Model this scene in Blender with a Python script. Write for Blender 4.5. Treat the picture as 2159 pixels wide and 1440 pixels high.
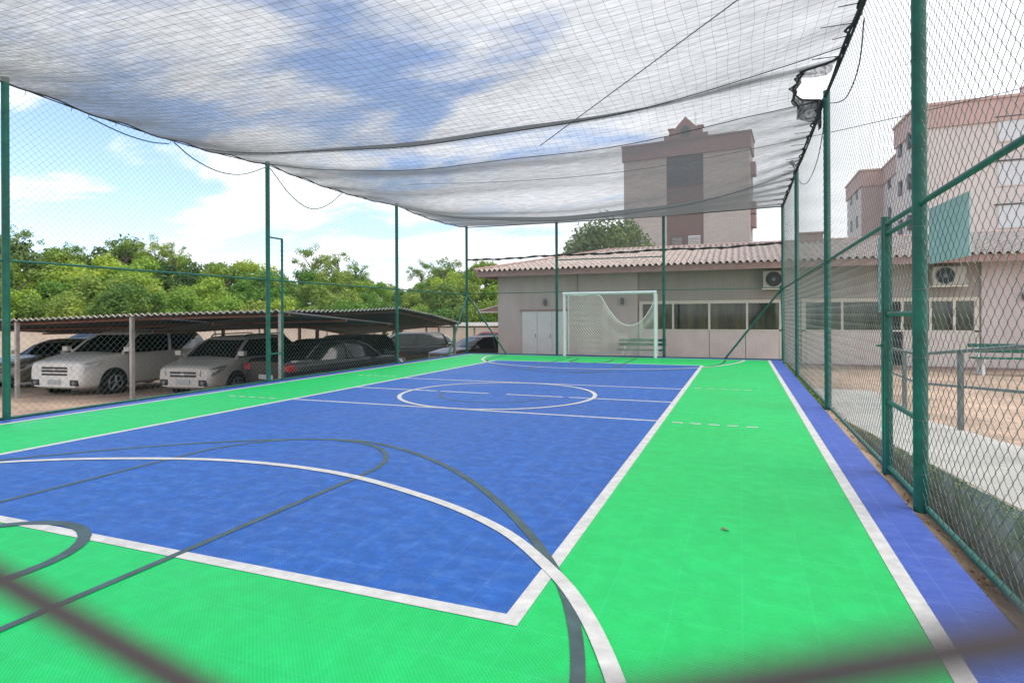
import bpy, bmesh, math, random
import numpy as np
from mathutils import Vector, Matrix
R = math.radians
random.seed(7)
S = bpy.context.scene
for o in list(bpy.data.objects): bpy.data.objects.remove(o)
C = bpy.data.collections.new("court_scene"); S.collection.children.link(C)

# ------------------------------------------------------------------ camera
CAM = Vector((0, -9.264, 1.35)); YAW = 21.292
cd = bpy.data.cameras.new("camera"); cam = bpy.data.objects.new("camera", cd); C.objects.link(cam)
cam.matrix_world = Matrix.Translation(CAM) @ Matrix.Rotation(R(YAW), 4, 'Z') @ Matrix.Rotation(R(90), 4, 'X') @ Matrix.Rotation(R(-0.273), 4, 'Z')
cd.sensor_width = 36; cd.lens = 36*1237.0/2159; cd.shift_y = -55.65/2159
cd.clip_start = 0.004; cd.clip_end = 2500
cd.dof.use_dof = True; cd.dof.focus_distance = 9.0; cd.dof.aperture_fstop = 7.5
S.camera = cam

# ------------------------------------------------------------------ world, sun, exposure
SUN_EL, SUN_H = R(58), Vector((0.93, 0.36))      # horizontal direction towards the sun
W = bpy.data.worlds.new("World"); S.world = W; W.use_nodes = True
nt = W.node_tree; nt.nodes.clear()
def N(t, **k):
    n = nt.nodes.new(t)
    for a, b in k.items(): setattr(n, a, b)
    return n
def LK(a, b): nt.links.new(a, b)
sky = N('ShaderNodeTexSky', sky_type='NISHITA', sun_disc=False, sun_elevation=SUN_EL, sun_rotation=math.atan2(SUN_H.x, SUN_H.y))
sky.dust_density = 1.0; sky.ozone_density = 1.6
tc = N('ShaderNodeTexCoord'); sep = N('ShaderNodeSeparateXYZ'); LK(tc.outputs['Generated'], sep.inputs[0])
def M1(op, a, b=None, c=None, clamp=False):
    n = N('ShaderNodeMath', operation=op); n.use_clamp = clamp
    for i, v in enumerate((a, b, c)):
        if v is None: continue
        if isinstance(v, (int, float)): n.inputs[i].default_value = v
        else: LK(v, n.inputs[i])
    return n.outputs[0]
zz = M1('MAXIMUM', sep.outputs[2], 0.02); zz = M1('ADD', zz, 0.16)
px_ = M1('DIVIDE', sep.outputs[0], zz); py_ = M1('DIVIDE', sep.outputs[1], zz)
cmb = N('ShaderNodeCombineXYZ'); LK(px_, cmb.inputs[0]); LK(py_, cmb.inputs[1])
mp = N('ShaderNodeMapping'); LK(cmb.outputs[0], mp.inputs[0]); mp.inputs['Rotation'].default_value = (0, 0, R(35)); mp.inputs['Scale'].default_value = (1.0, 1.75, 1)
mp.inputs['Location'].default_value = (-6.1, -2.3, 0)
n1 = N('ShaderNodeTexNoise'); LK(mp.outputs[0], n1.inputs['Vector']); n1.inputs['Scale'].default_value = 1.15; n1.inputs['Detail'].default_value = 9; n1.inputs['Roughness'].default_value = 0.56; n1.inputs['Distortion'].default_value = 0.35
# more cloud towards the right of the view (world +x) and near the horizon
bias = M1('MULTIPLY_ADD', sep.outputs[0], 0.28, 0.195)
hz = M1('SUBTRACT', 1.0, sep.outputs[2]); hz = M1('POWER', hz, 5.0)
bias = M1('ADD', bias, M1('MULTIPLY', hz, 0.10))
cov = M1('ADD', n1.outputs[0], bias)
cr = N('ShaderNodeMapRange', interpolation_type='SMOOTHSTEP'); LK(cov, cr.inputs[0]); cr.inputs[1].default_value = 0.47; cr.inputs[2].default_value = 0.64
n2 = N('ShaderNodeTexNoise'); LK(mp.outputs[0], n2.inputs['Vector']); n2.inputs['Scale'].default_value = 2.4; n2.inputs['Detail'].default_value = 5
shade = N('ShaderNodeMapRange'); LK(n2.outputs[0], shade.inputs[0]); shade.inputs[1].default_value = .3; shade.inputs[2].default_value = .7; shade.inputs[3].default_value = 0.86; shade.inputs[4].default_value = 1.04
ccol = N('ShaderNodeVectorMath', operation='SCALE'); ccol.inputs[0].default_value = (8.4, 8.5, 8.8); LK(shade.outputs[0], ccol.inputs['Scale'])
skb = N('ShaderNodeVectorMath', operation='MULTIPLY'); LK(sky.outputs[0], skb.inputs[0]); skb.inputs[1].default_value = (1.62, 1.60, 1.72)
mx = N('ShaderNodeMix', data_type='RGBA'); LK(M1('MULTIPLY', cr.outputs[0], 0.97), mx.inputs[0]); LK(skb.outputs[0], mx.inputs[6]); LK(ccol.outputs[0], mx.inputs[7])
bg = N('ShaderNodeBackground'); LK(mx.outputs[2], bg.inputs[0]); bg.inputs[1].default_value = 0.10
out = N('ShaderNodeOutputWorld'); LK(bg.outputs[0], out.inputs[0])
W.cycles.sampling_method = 'MANUAL'; W.cycles.sample_map_resolution = 512
sl = bpy.data.lights.new("sun", 'SUN'); sl.energy = 1.5; sl.angle = R(34); sl.color = (1, 0.96, 0.9)
so = bpy.data.objects.new("sun", sl); C.objects.link(so)
sv = Vector((SUN_H.x*math.cos(SUN_EL), SUN_H.y*math.cos(SUN_EL), math.sin(SUN_EL)))
so.rotation_euler = sv.to_track_quat('Z', 'Y').to_euler(); so.location = (20, 8, 30)
S.view_settings.view_transform = 'Standard'; S.view_settings.look = 'None'; S.view_settings.gamma = 1.0
S.view_settings.exposure = 0.85
S.render.engine = 'CYCLES'
S.cycles.transparent_max_bounces = 24; S.cycles.max_bounces = 8

# ------------------------------------------------------------------ materials
def mat(name, col, rough=0.7, metal=0.0, var=0.0, vscale=3.0, bump=0.0, bscale=30.0, col2=None, spec=0.5, trans=0.0, coat=0.0, objvar=0.0, stretch=None):
    m = bpy.data.materials.new(name); m.use_nodes = True; t = m.node_tree; b = t.nodes['Principled BSDF']
    b.inputs['Base Color'].default_value = (*col, 1); b.inputs['Roughness'].default_value = rough; b.inputs['Metallic'].default_value = metal
    b.inputs['Specular IOR Level'].default_value = spec; b.inputs['Coat Weight'].default_value = coat
    co = t.nodes.new('ShaderNodeTexCoord'); vec = co.outputs['Object']
    if stretch:
        mpn = t.nodes.new('ShaderNodeMapping'); t.links.new(vec, mpn.inputs[0]); mpn.inputs['Scale'].default_value = stretch; vec = mpn.outputs[0]
    if var or col2:
        n = t.nodes.new('ShaderNodeTexNoise'); t.links.new(vec, n.inputs['Vector']); n.inputs['Scale'].default_value = vscale; n.inputs['Detail'].default_value = 6; n.inputs['Roughness'].default_value = .62
        r = t.nodes.new('ShaderNodeMapRange'); t.links.new(n.outputs[0], r.inputs[0]); r.inputs[1].default_value = .32; r.inputs[2].default_value = .68
        mixn = t.nodes.new('ShaderNodeMix'); mixn.data_type = 'RGBA'; t.links.new(r.outputs[0], mixn.inputs[0])
        c2 = col2 or tuple(min(1, c*(1+var)) for c in col); c1 = col if col2 else tuple(c*(1-var) for c in col)
        mixn.inputs[6].default_value = (*c1, 1); mixn.inputs[7].default_value = (*c2, 1)
        res = mixn.outputs[2]
        if objvar:
            oi = t.nodes.new('ShaderNodeObjectInfo'); hs = t.nodes.new('ShaderNodeHueSaturation')
            a = t.nodes.new('ShaderNodeMapRange'); t.links.new(oi.outputs['Random'], a.inputs[0]); a.inputs[3].default_value = .5-.03*objvar; a.inputs[4].default_value = .5+.035*objvar
            v = t.nodes.new('ShaderNodeMapRange'); t.links.new(oi.outputs['Random'], v.inputs[0]); v.inputs[3].default_value = 1+.35*objvar; v.inputs[4].default_value = 1-.35*objvar
            t.links.new(a.outputs[0], hs.inputs['Hue']); t.links.new(v.outputs[0], hs.inputs['Value']); t.links.new(res, hs.inputs['Color']); res = hs.outputs[0]
        t.links.new(res, b.inputs['Base Color'])
        if trans:
            tr = t.nodes.new('ShaderNodeBsdfTranslucent'); t.links.new(res, tr.inputs[0]); ms = t.nodes.new('ShaderNodeMixShader'); ms.inputs[0].default_value = trans
            t.links.new(b.outputs[0], ms.inputs[1]); t.links.new(tr.outputs[0], ms.inputs[2]); t.links.new(ms.outputs[0], t.nodes['Material Output'].inputs[0])
    if bump:
        n = t.nodes.new('ShaderNodeTexNoise'); t.links.new(vec, n.inputs['Vector']); n.inputs['Scale'].default_value = bscale; n.inputs['Detail'].default_value = 4
        bp = t.nodes.new('ShaderNodeBump'); bp.inputs['Strength'].default_value = bump; bp.inputs['Distance'].default_value = .02
        t.links.new(n.outputs[0], bp.inputs['Height']); t.links.new(bp.outputs[0], b.inputs['Normal'])
    return m

def court_mat(name, col, light, wear, bl=.93):
    """interlocking plastic sports tile: fine diagonal ribs, 30 cm tile seams, hazy worn patches"""
    m = bpy.data.materials.new(name); m.use_nodes = True; t = m.node_tree; b = t.nodes['Principled BSDF']; L = t.links.new
    co = t.nodes.new('ShaderNodeTexCoord')
    def noise(scale, detail, st=(1, 1, 1)):
        mm = t.nodes.new('ShaderNodeMapping'); L(co.outputs['Object'], mm.inputs[0]); mm.inputs['Scale'].default_value = st
        n = t.nodes.new('ShaderNodeTexNoise'); L(mm.outputs[0], n.inputs['Vector']); n.inputs['Scale'].default_value = scale; n.inputs['Detail'].default_value = detail; n.inputs['Roughness'].default_value = .6
        return n.outputs[0]
    def mr(x, a, bb, c, d):
        r = t.nodes.new('ShaderNodeMapRange'); L(x, r.inputs[0])
        for i, v in enumerate((a, bb, c, d)): r.inputs[i+1].default_value = v
        return r.outputs[0]
    def ma(op, a, bb):
        n = t.nodes.new('ShaderNodeMath'); n.operation = op
        for i, v in enumerate((a, bb)):
            if isinstance(v, (int, float)): n.inputs[i].default_value = v
            else: L(v, n.inputs[i])
        return n.outputs[0]
    br = t.nodes.new('ShaderNodeTexBrick'); L(co.outputs['Object'], br.inputs['Vector']); br.offset = 0; br.inputs['Scale'].default_value = 1
    br.inputs['Brick Width'].default_value = .3; br.inputs['Row Height'].default_value = .3; br.inputs['Mortar Size'].default_value = .006; br.inputs['Mortar Smooth'].default_value = .4
    br.inputs['Color1'].default_value = (.465, .465, .465, 1); br.inputs['Color2'].default_value = (.535, .535, .535, 1); br.inputs['Mortar'].default_value = (.5, .5, .5, 1)
    big = mr(noise(.55, 4), .36, .66, 0, 1)
    fine = mr(noise(9, 12, (1, 1.2, 1)), .47, .64, 0, 1)
    f1 = ma('MULTIPLY', big, .26); f2 = ma('MULTIPLY', fine, wear); fac = ma('ADD', f1, f2)
    scr = mr(noise(2.6, 5, (1, 7, 1)), .60, .72, 0, 1); scr2 = mr(noise(3.1, 5, (6, 1, 1)), .62, .74, 0, 1)
    fac = ma('ADD', fac, ma('MULTIPLY', ma('ADD', scr, scr2), wear*.9))
    blot = mr(noise(7.5, 12), .44, .60, 1, 0)
    dust = mr(noise(75, 2), .70, .76, 0, .5)
    fac = ma('ADD', fac, dust)
    fac = ma('ADD', fac, ma('MULTIPLY', br.outputs['Fac'], .34)); fac = ma('MINIMUM', fac, 1.0)
    mixc = t.nodes.new('ShaderNodeMix'); mixc.data_type = 'RGBA'; L(fac, mixc.inputs[0]); mixc.inputs[6].default_value = (*col, 1); mixc.inputs[7].default_value = (*light, 1)
    tint = t.nodes.new('ShaderNodeMix'); tint.data_type = 'RGBA'; tint.blend_type = 'OVERLAY'; tint.inputs[0].default_value = .35; L(mixc.outputs[2], tint.inputs[6]); L(br.outputs['Color'], tint.inputs[7])
    # diagonal ribs
    mm = t.nodes.new('ShaderNodeMapping'); L(co.outputs['Object'], mm.inputs[0]); mm.inputs['Rotation'].default_value = (0, 0, R(45))
    wv = t.nodes.new('ShaderNodeTexWave'); L(mm.outputs[0], wv.inputs['Vector']); wv.inputs['Scale'].default_value = 22; wv.inputs['Distortion'].default_value = 0
    wv2 = t.nodes.new('ShaderNodeTexWave'); wv2.bands_direction = 'Y'; L(mm.outputs[0], wv2.inputs['Vector']); wv2.inputs['Scale'].default_value = 22
    h = ma('MULTIPLY', wv.outputs['Fac'], wv2.outputs['Fac'])
    rib = t.nodes.new('ShaderNodeMix'); rib.data_type = 'RGBA'; rib.blend_type = 'MULTIPLY'; rib.inputs[0].default_value = 1; L(tint.outputs[2], rib.inputs[6])
    rr = ma('MULTIPLY', mr(h, 0, .7, 1.08, .82), mr(blot, 0, 1, 1.02, bl)); cc = t.nodes.new('ShaderNodeCombineColor'); [L(rr, cc.inputs[i]) for i in range(3)]; L(cc.outputs[0], rib.inputs[7])
    L(rib.outputs[2], b.inputs['Base Color'])
    bm = t.nodes.new('ShaderNodeBump'); bm.inputs['Strength'].default_value = .35; bm.inputs['Distance'].default_value = .003; L(h, bm.inputs['Height'])
    bm2 = t.nodes.new('ShaderNodeBump'); bm2.inputs['Strength'].default_value = .06; bm2.inputs['Distance'].default_value = .02; L(noise(2.2, 3), bm2.inputs['Height']); L(bm.outputs[0], bm2.inputs['Normal'])
    L(bm2.outputs[0], b.inputs['Normal'])
    L(mr(big, 0, 1, .42, .6), b.inputs['Roughness']); b.inputs['Specular IOR Level'].default_value = .36
    return m

def brick_mat(name, c1, c2, mortar, bw, bh, rot=0, ms=.01, vert=False):
    m = bpy.data.materials.new(name); m.use_nodes = True; t = m.node_tree; b = t.nodes['Principled BSDF']; L = t.links.new
    co = t.nodes.new('ShaderNodeTexCoord'); mm = t.nodes.new('ShaderNodeMapping'); L(co.outputs['Object'], mm.inputs[0]); mm.inputs['Rotation'].default_value = (R(90) if vert else 0, 0, R(rot))
    br = t.nodes.new('ShaderNodeTexBrick'); L(mm.outputs[0], br.inputs['Vector']); br.inputs['Scale'].default_value = 1; br.inputs['Brick Width'].default_value = bw; br.inputs['Row Height'].default_value = bh
    br.inputs['Mortar Size'].default_value = ms; br.inputs['Color1'].default_value = (*c1, 1); br.inputs['Color2'].default_value = (*c2, 1); br.inputs['Mortar'].default_value = (*mortar, 1)
    n = t.nodes.new('ShaderNodeTexNoise'); L(co.outputs['Object'], n.inputs['Vector']); n.inputs['Scale'].default_value = .9; n.inputs['Detail'].default_value = 8
    r = t.nodes.new('ShaderNodeMapRange'); L(n.outputs[0], r.inputs[0]); r.inputs[1].default_value = .3; r.inputs[2].default_value = .7; r.inputs[3].default_value = .65; r.inputs[4].default_value = 1.25
    v = t.nodes.new('ShaderNodeVectorMath'); v.operation = 'SCALE'; L(br.outputs[0], v.inputs[0]); L(r.outputs[0], v.inputs['Scale']); L(v.outputs[0], b.inputs['Base Color'])
    b.inputs['Roughness'].default_value = .9
    bm = t.nodes.new('ShaderNodeBump'); bm.inputs['Strength'].default_value = .5; bm.inputs['Distance'].default_value = .01; bm.invert = True; L(br.outputs['Fac'], bm.inputs['Height']); L(bm.outputs[0], b.inputs['Normal'])
    return m

MT = dict(
 green=court_mat('court green tile', (.0, .51, .105), (.02, .57, .175), .22),
 blue=court_mat('court blue tile', (.003, .092, .40), (.055, .175, .50), .44, .84),
 margin=court_mat('court margin blue tile', (.04, .095, .42), (.11, .18, .52), .28),
 white=mat('court white line', (.56, .55, .525), .6, var=.16, vscale=11),
 darkline=mat('court dark line', (.045, .085, .09), .55, var=.3, vscale=6),
 post=mat('green painted steel', (.005, .115, .082), .42, var=.30, vscale=7, bump=.1, bscale=14),
 wire=mat('coated fence wire', (.105, .145, .135), .55, metal=0, var=.3, vscale=1.3),
 wire2=mat('rusty fence wire', (.05, .038, .036), .6, var=.3, vscale=9),
 rope=mat('dark rope', (.03, .035, .035), .85),
 cord=mat('net cord', (.10, .11, .12), .8),
 goalw=mat('white painted goal steel', (.78, .79, .77), .4, var=.06, vscale=4),
 goaln=mat('goal net cord', (.80, .76, .70), .85),
 soil=mat('soil', (.20, .135, .09), .95, col2=(.36, .28, .20), vscale=3, bump=.6, bscale=40),
 litter=mat('leaf litter', (.20, .12, .06), .9, col2=(.32, .24, .13), vscale=20, objvar=0),
 concrete=mat('pale concrete', (.40, .385, .355), .85, var=.14, vscale=2.2, bump=.2, bscale=60),
 moss=mat('mossy concrete', (.46, .44, .39), .95, col2=(.20, .22, .11), vscale=4.5, bump=.8, bscale=18),
 mosstuft=mat('moss tuft', (.20, .24, .05), .9, col2=(.34, .32, .12), vscale=15),
 pavers=brick_mat('tan pavers', (.46, .32, .23), (.36, .26, .19), (.25, .19, .14), .42, .21, 8, .012),
 parking=brick_mat('parking pavers', (.50, .35, .25), (.42, .30, .21), (.30, .22, .16), .22, .11, 7, .008),
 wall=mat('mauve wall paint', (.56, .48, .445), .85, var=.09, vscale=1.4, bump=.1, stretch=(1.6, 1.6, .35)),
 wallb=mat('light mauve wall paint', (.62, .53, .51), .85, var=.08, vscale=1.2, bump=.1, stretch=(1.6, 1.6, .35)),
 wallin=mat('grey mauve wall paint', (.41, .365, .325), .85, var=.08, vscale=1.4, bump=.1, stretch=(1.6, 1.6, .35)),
 fascia=mat('red brown fascia', (.38, .24, .21), .7, var=.15, vscale=4),
 tile=mat('fibre roof tile', (.52, .46, .42), .9, col2=(.27, .205, .18), vscale=7, bump=.5, bscale=35),
 cream=mat('cream frame paint', (.70, .64, .54), .6, var=.05),
 panel=mat('beige panel', (.70, .61, .56), .7, var=.08, vscale=1.5),
 cabinet=mat('white cabinet paint', (.72, .71, .69), .6, var=.05),
 glass=mat('dark glass painted reflections', (.012, .017, .016), .06, spec=.7, col2=(.085, .10, .055), vscale=1.1, stretch=(3, 1, .6)),  # pale greenish reflection patches are painted into the base colour
 black=mat('black plastic and shade', (.012, .012, .014), .5),
 ac=mat('cream metal casing', (.43, .40, .34), .5, var=.05),
 rail=mat('grey green painted rail', (.16, .19, .18), .5, var=.2, vscale=6, bump=.2),
 slat=mat('green bench slat', (.01, .125, .085), .5, var=.25, vscale=6),
 benchleg=mat('white cast bench leg', (.70, .70, .68), .6, var=.08),
 plate=mat('pale teal plate', (.52, .64, .60), .5, var=.12, vscale=3),
 cgal=mat('dark corrugated sheet', (.055, .055, .062), .7, var=.25, vscale=1.2),
 cpale=mat('pale corrugated sheet', (.42, .39, .35), .8, var=.2, vscale=1.2),
 cpost=mat('weathered steel post', (.36, .34, .32), .6, var=.3, vscale=4),
 redpost=mat('red oxide post', (.20, .08, .06), .6, var=.3, vscale=4),
 creamwall=mat('cream render', (.62, .55, .47), .9, col2=(.50, .41, .33), vscale=.8, bump=.2),
 tyre=mat('tyre rubber', (.014, .014, .015), .85), rim=mat('alloy rim', (.30, .31, .33), .35, metal=.7),
 cglass=mat('car glass', (.010, .013, .014), .12, spec=.35),
 lamp=mat('lamp glass', (.55, .58, .60), .12, spec=.8), lampd=mat('dark lamp glass', (.14, .15, .16), .12, spec=.8),
 tail=mat('red tail lamp', (.30, .015, .02), .15, spec=.7), chrome=mat('chrome', (.55, .56, .58), .2, metal=.9), plateg=mat('number plate grey', (.42, .43, .44), .5),
 trunk=mat('bark', (.14, .11, .085), .95, var=.3, vscale=5, bump=.6, bscale=12),
 leaf=mat('bright foliage', (.17, .32, .03), .6, col2=(.30, .45, .05), vscale=.55, trans=.35, objvar=1.0),
 leafd=mat('dark foliage', (.04, .095, .018), .6, col2=(.13, .21, .035), vscale=.6, trans=.3, objvar=.5),
 leafg=mat('mid green foliage', (.09, .19, .03), .6, col2=(.29, .40, .05), vscale=.6, trans=.35, objvar=.8),
 twhite=mat('tower cream paint', (.52, .46, .42), .85, var=.06, vscale=.3),
 tband=mat('tower mauve band', (.36, .23, .22), .85, var=.08, vscale=.4),
 tstrip=mat('tower mauve strip', (.21, .14, .13), .85, var=.08, vscale=.4),
 tlouv=mat('dark louvre', (.11, .11, .125), .6),
 rcream=mat('block pale cream paint', (.72, .64, .60), .85, var=.05, vscale=.25),
 rpink=mat('block salmon band', (.60, .41, .37), .85, var=.06, vscale=.4),
 rwall=mat('block rosy paint', (.55, .41, .39), .85, var=.06, vscale=.4),
 shutter=mat('white shutter', (.72, .73, .74), .6, var=.04),
 yellow=mat('yellow parking paint', (.62, .40, .06), .7, var=.2, vscale=5),
 hill=mat('undergrowth soil', (.035, .055, .018), .95, col2=(.09, .12, .03), vscale=.6),
)

# net cloth: loose knitted threads, opacity grows with the slant at which the cloth is crossed
def net_mat(name, col, cover):
    m = bpy.data.materials.new(name); m.use_nodes = True; t = m.node_tree; L = t.links.new
    t.nodes.remove(t.nodes['Principled BSDF'])
    co = t.nodes.new('ShaderNodeTexCoord'); mm = t.nodes.new('ShaderNodeMapping'); L(co.outputs['Object'], mm.inputs[0]); mm.inputs['Scale'].default_value = (2.2, 26, 9)
    n = t.nodes.new('ShaderNodeTexNoise'); L(mm.outputs[0], n.inputs['Vector']); n.inputs['Scale'].default_value = 1.6; n.inputs['Detail'].default_value = 6; n.inputs['Roughness'].default_value = .75
    r = t.nodes.new('ShaderNodeMapRange'); L(n.outputs[0], r.inputs[0]); r.inputs[1].default_value = .3; r.inputs[2].default_value = .7; r.inputs[3].default_value = cover*.45; r.inputs[4].default_value = cover*1.6
    g = t.nodes.new('ShaderNodeNewGeometry'); d = t.nodes.new('ShaderNodeVectorMath'); d.operation = 'DOT_PRODUCT'; L(g.outputs['Normal'], d.inputs[0]); L(g.outputs['Incoming'], d.inputs[1])
    def ma(op, a, b=None):
        q = t.nodes.new('ShaderNodeMath'); q.operation = op
        for i, v in enumerate((a, b)):
            if v is None: continue
            if isinstance(v, (int, float)): q.inputs[i].default_value = v
            else: L(v, q.inputs[i])
        return q.outputs[0]
    cosv = ma('MAXIMUM', ma('ABSOLUTE', d.outputs['Value']), .10)
    op = ma('SUBTRACT', 1.0, ma('POWER', ma('SUBTRACT', 1.0, r.outputs[0]), ma('DIVIDE', 1.0, cosv)))
    df = t.nodes.new('ShaderNodeBsdfDiffuse'); df.inputs[0].default_value = (*col, 1)
    tl = t.nodes.new('ShaderNodeBsdfTranslucent'); tl.inputs[0].default_value = (*col, 1)
    ms = t.nodes.new('ShaderNodeMixShader'); ms.inputs[0].default_value = .5; L(df.outputs[0], ms.inputs[1]); L(tl.outputs[0], ms.inputs[2])
    tp = t.nodes.new('ShaderNodeBsdfTransparent'); m2 = t.nodes.new('ShaderNodeMixShader'); L(op, m2.inputs[0]); L(tp.outputs[0], m2.inputs[1]); L(ms.outputs[0], m2.inputs[2])
    L(m2.outputs[0], t.nodes['Material Output'].inputs[0])
    return m
MT['net'] = net_mat('shade cloth', (.15, .15, .15), .25)
MT['net2'] = net_mat('shade cloth hanging', (.36, .36, .37), .17)
def paint(name, col, rough=.3, metal=.3):
    return mat(name, col, rough, metal=metal, coat=.25, spec=.35)

# ------------------------------------------------------------------ mesh helpers
class MB:
    def __init__(s): s.v = []; s.f = []; s.smooth = False
    def quad(s, *p):
        b = len(s.v); s.v += [tuple(q) for q in p]; s.f.append(tuple(range(b, b+len(p)))); return s
    def box(s, x0, y0, z0, x1, y1, z1):
        x0, x1 = sorted((x0, x1)); y0, y1 = sorted((y0, y1)); z0, z1 = sorted((z0, z1)); b = len(s.v)
        s.v += [(x0,y0,z0),(x1,y0,z0),(x1,y1,z0),(x0,y1,z0),(x0,y0,z1),(x1,y0,z1),(x1,y1,z1),(x0,y1,z1)]
        s.f += [tuple(b+i for i in q) for q in ((0,3,2,1),(4,5,6,7),(0,1,5,4),(1,2,6,5),(2,3,7,6),(3,0,4,7))]; return s
    def tube(s, pts, r, seg=8, closed=False):
        pts = [Vector(p) for p in pts]; n = len(pts); b = len(s.v); up = None
        rs = r if isinstance(r, (list, tuple)) else [r]*n
        for i, p in enumerate(pts):
            if closed: t = pts[(i+1) % n]-pts[i-1]
            else: t = pts[min(i+1, n-1)]-pts[max(i-1, 0)]
            t.normalize()
            if up is None: up = Vector((0,0,1)) if abs(t.z) < .9 else Vector((1,0,0))
            a = t.cross(up)
            if a.length < 1e-4: a = t.cross(Vector((0.3,1,0.2)))
            a.normalize(); c = a.cross(t).normalized(); up = c
            for k in range(seg):
                th = 2*math.pi*k/seg; q = p+(a*math.cos(th)+c*math.sin(th))*rs[i]; s.v.append(tuple(q))
        m = n if closed else n-1
        for i in range(m):
            for k in range(seg):
                k2 = (k+1) % seg; j = (i+1) % n
                s.f.append((b+i*seg+k, b+i*seg+k2, b+j*seg+k2, b+j*seg+k))
        if not closed:
            s.f.append(tuple(b+k for k in range(seg))[::-1]); s.f.append(tuple(b+(n-1)*seg+k for k in range(seg)))
        return s
    def prism(s, poly, z0, z1):
        n = len(poly); b = len(s.v); s.v += [(x, y, z0) for x, y in poly]+[(x, y, z1) for x, y in poly]
        s.f.append(tuple(b+i for i in range(n))[::-1]); s.f.append(tuple(b+n+i for i in range(n)))
        for i in range(n): j = (i+1) % n; s.f.append((b+i, b+j, b+n+j, b+n+i))
        return s
    def prismy(s, poly, y0, y1):      # polygon in x,z extruded along y
        n = len(poly); b = len(s.v); s.v += [(x, y0, z) for x, z in poly]+[(x, y1, z) for x, z in poly]
        s.f.append(tuple(b+i for i in range(n))); s.f.append(tuple(b+n+i for i in range(n))[::-1])
        for i in range(n): j = (i+1) % n; s.f.append((b+i, b+n+i, b+n+j, b+j))
        return s
    def grid(s, P):                     # P[i][j] points
        b = len(s.v); m = len(P[0]); s.v += [tuple(q) for row in P for q in row]
        for i in range(len(P)-1):
            for j in range(m-1): s.f.append((b+i*m+j, b+i*m+j+1, b+(i+1)*m+j+1, b+(i+1)*m+j))
        return s
    def build(s, name, m, parent=None, smooth=False, bevel=0, label=None, sharp=40):
        me = bpy.data.meshes.new(name); me.from_pydata(s.v, [], s.f); me.update()
        if smooth or s.smooth:
            me.shade_smooth(); me.set_sharp_from_angle(angle=R(sharp))
        me.materials.append(MT[m] if isinstance(m, str) else m)
        o = bpy.data.objects.new(name, me); C.objects.link(o)
        if parent: o.parent = parent
        if bevel:
            bv = o.modifiers.new('bevel', 'BEVEL'); bv.width = bevel; bv.segments = 2; bv.limit_method = 'ANGLE'
        if label: o['label'] = label
        return o
def tag(o, label, cat, group=None, kind=None):
    if label: o['label'] = label
    if cat: o['category'] = cat
    if group: o['group'] = group
    if kind: o['kind'] = kind
    return o
def thing(name, label, cat, loc=(0,0,0), rz=0, group=None):
    o = bpy.data.objects.new(name, None); C.objects.link(o); o.location = loc; o.rotation_euler = (0,0,rz); o.empty_display_size = .2
    return tag(o, label, cat, group)
def struct(o): o['kind'] = 'structure'; return o
def copy_tree(o, parent=None):
    c = o.copy(); C.objects.link(c); c.parent = parent
    for ch in [q for q in bpy.data.objects if q.parent == o and q != c]: copy_tree(ch, c)
    return c
def lerp(a, b, t): return a+(b-a)*t
def interp(tab, x):
    if x <= tab[0][0]: return tab[0][1]
    for (a, va), (b, vb) in zip(tab, tab[1:]):
        if x <= b:
            t = (x-a)/(b-a); t = t*t*(3-2*t); return va+(vb-va)*t
    return tab[-1][1]
def smoothpts(pts, n=10):            # Catmull-Rom through pts (2D or 3D)
    P = [Vector(p) for p in pts]; out = []
    for i in range(len(P)-1):
        p0 = P[max(i-1, 0)]; p1 = P[i]; p2 = P[i+1]; p3 = P[min(i+2, len(P)-1)]
        for k in range(n):
            t = k/n; out.append(.5*((2*p1)+(p2-p0)*t+(2*p0-5*p1+4*p2-p3)*t*t+(3*p1-p0-3*p2+p3)*t**3))
    out.append(P[-1]); return out
def ribbon(mb, pts, w, z, closed=False):
    P = [Vector((p[0], p[1])) for p in pts]; n = len(P); Lp = []; Rp = []
    for i in range(n):
        t = (P[(i+1) % n]-P[i-1]) if closed else (P[min(i+1, n-1)]-P[max(i-1, 0)])
        t.normalize(); nn = Vector((-t.y, t.x))*w/2
        Lp.append((*(P[i]+nn), z)); Rp.append((*(P[i]-nn), z))
    if closed: Lp.append(Lp[0]); Rp.append(Rp[0])
    return mb.grid([Rp, Lp])

# ------------------------------------------------------------------ terrain
def depth(x, y): return -.3631*x+.9317*(y+9.264)
def park_z(x, y): return max(-.2-.032*max(depth(x, y), 3), -1.75)
def ramp_z(x, y): return min(max(.3-.0845*(y+5.4), -.3), .6)
def ground_z(x, y):
    if x < -9.2:
        z = park_z(x, y)
        d = depth(x, y)
        hh = (d-44.5)
        # hillside beyond the cream wall
        if hh > 0 and x < -8: z = max(z, -1.7+min(hh*.30, 4.2))
        return z-.02
    if x > 60 or y > 70: return -.6
    t = min(max((x+9.2)/.2, 0), 1); return lerp(park_z(-9.2, y), -.34, t)-.02 if x < -9.0 else -.36
xs = [-900,-400,-200,-140]+[-110+3*i for i in range(33)]+[-11,-9.21,-9.0,-6,0,1.3,3,8,20,50,61,120,400,900]
ys = [-900,-300,-100,-50,-30,-20]+[-14+2*i for i in range(46)]+[90,120,200,500,1500]
xs = sorted(set(xs))
mb = MB(); mb.grid([[(x, y, ground_z(x, y)) for x in xs] for y in ys])
struct(mb.build('ground', 'soil'))
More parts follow.
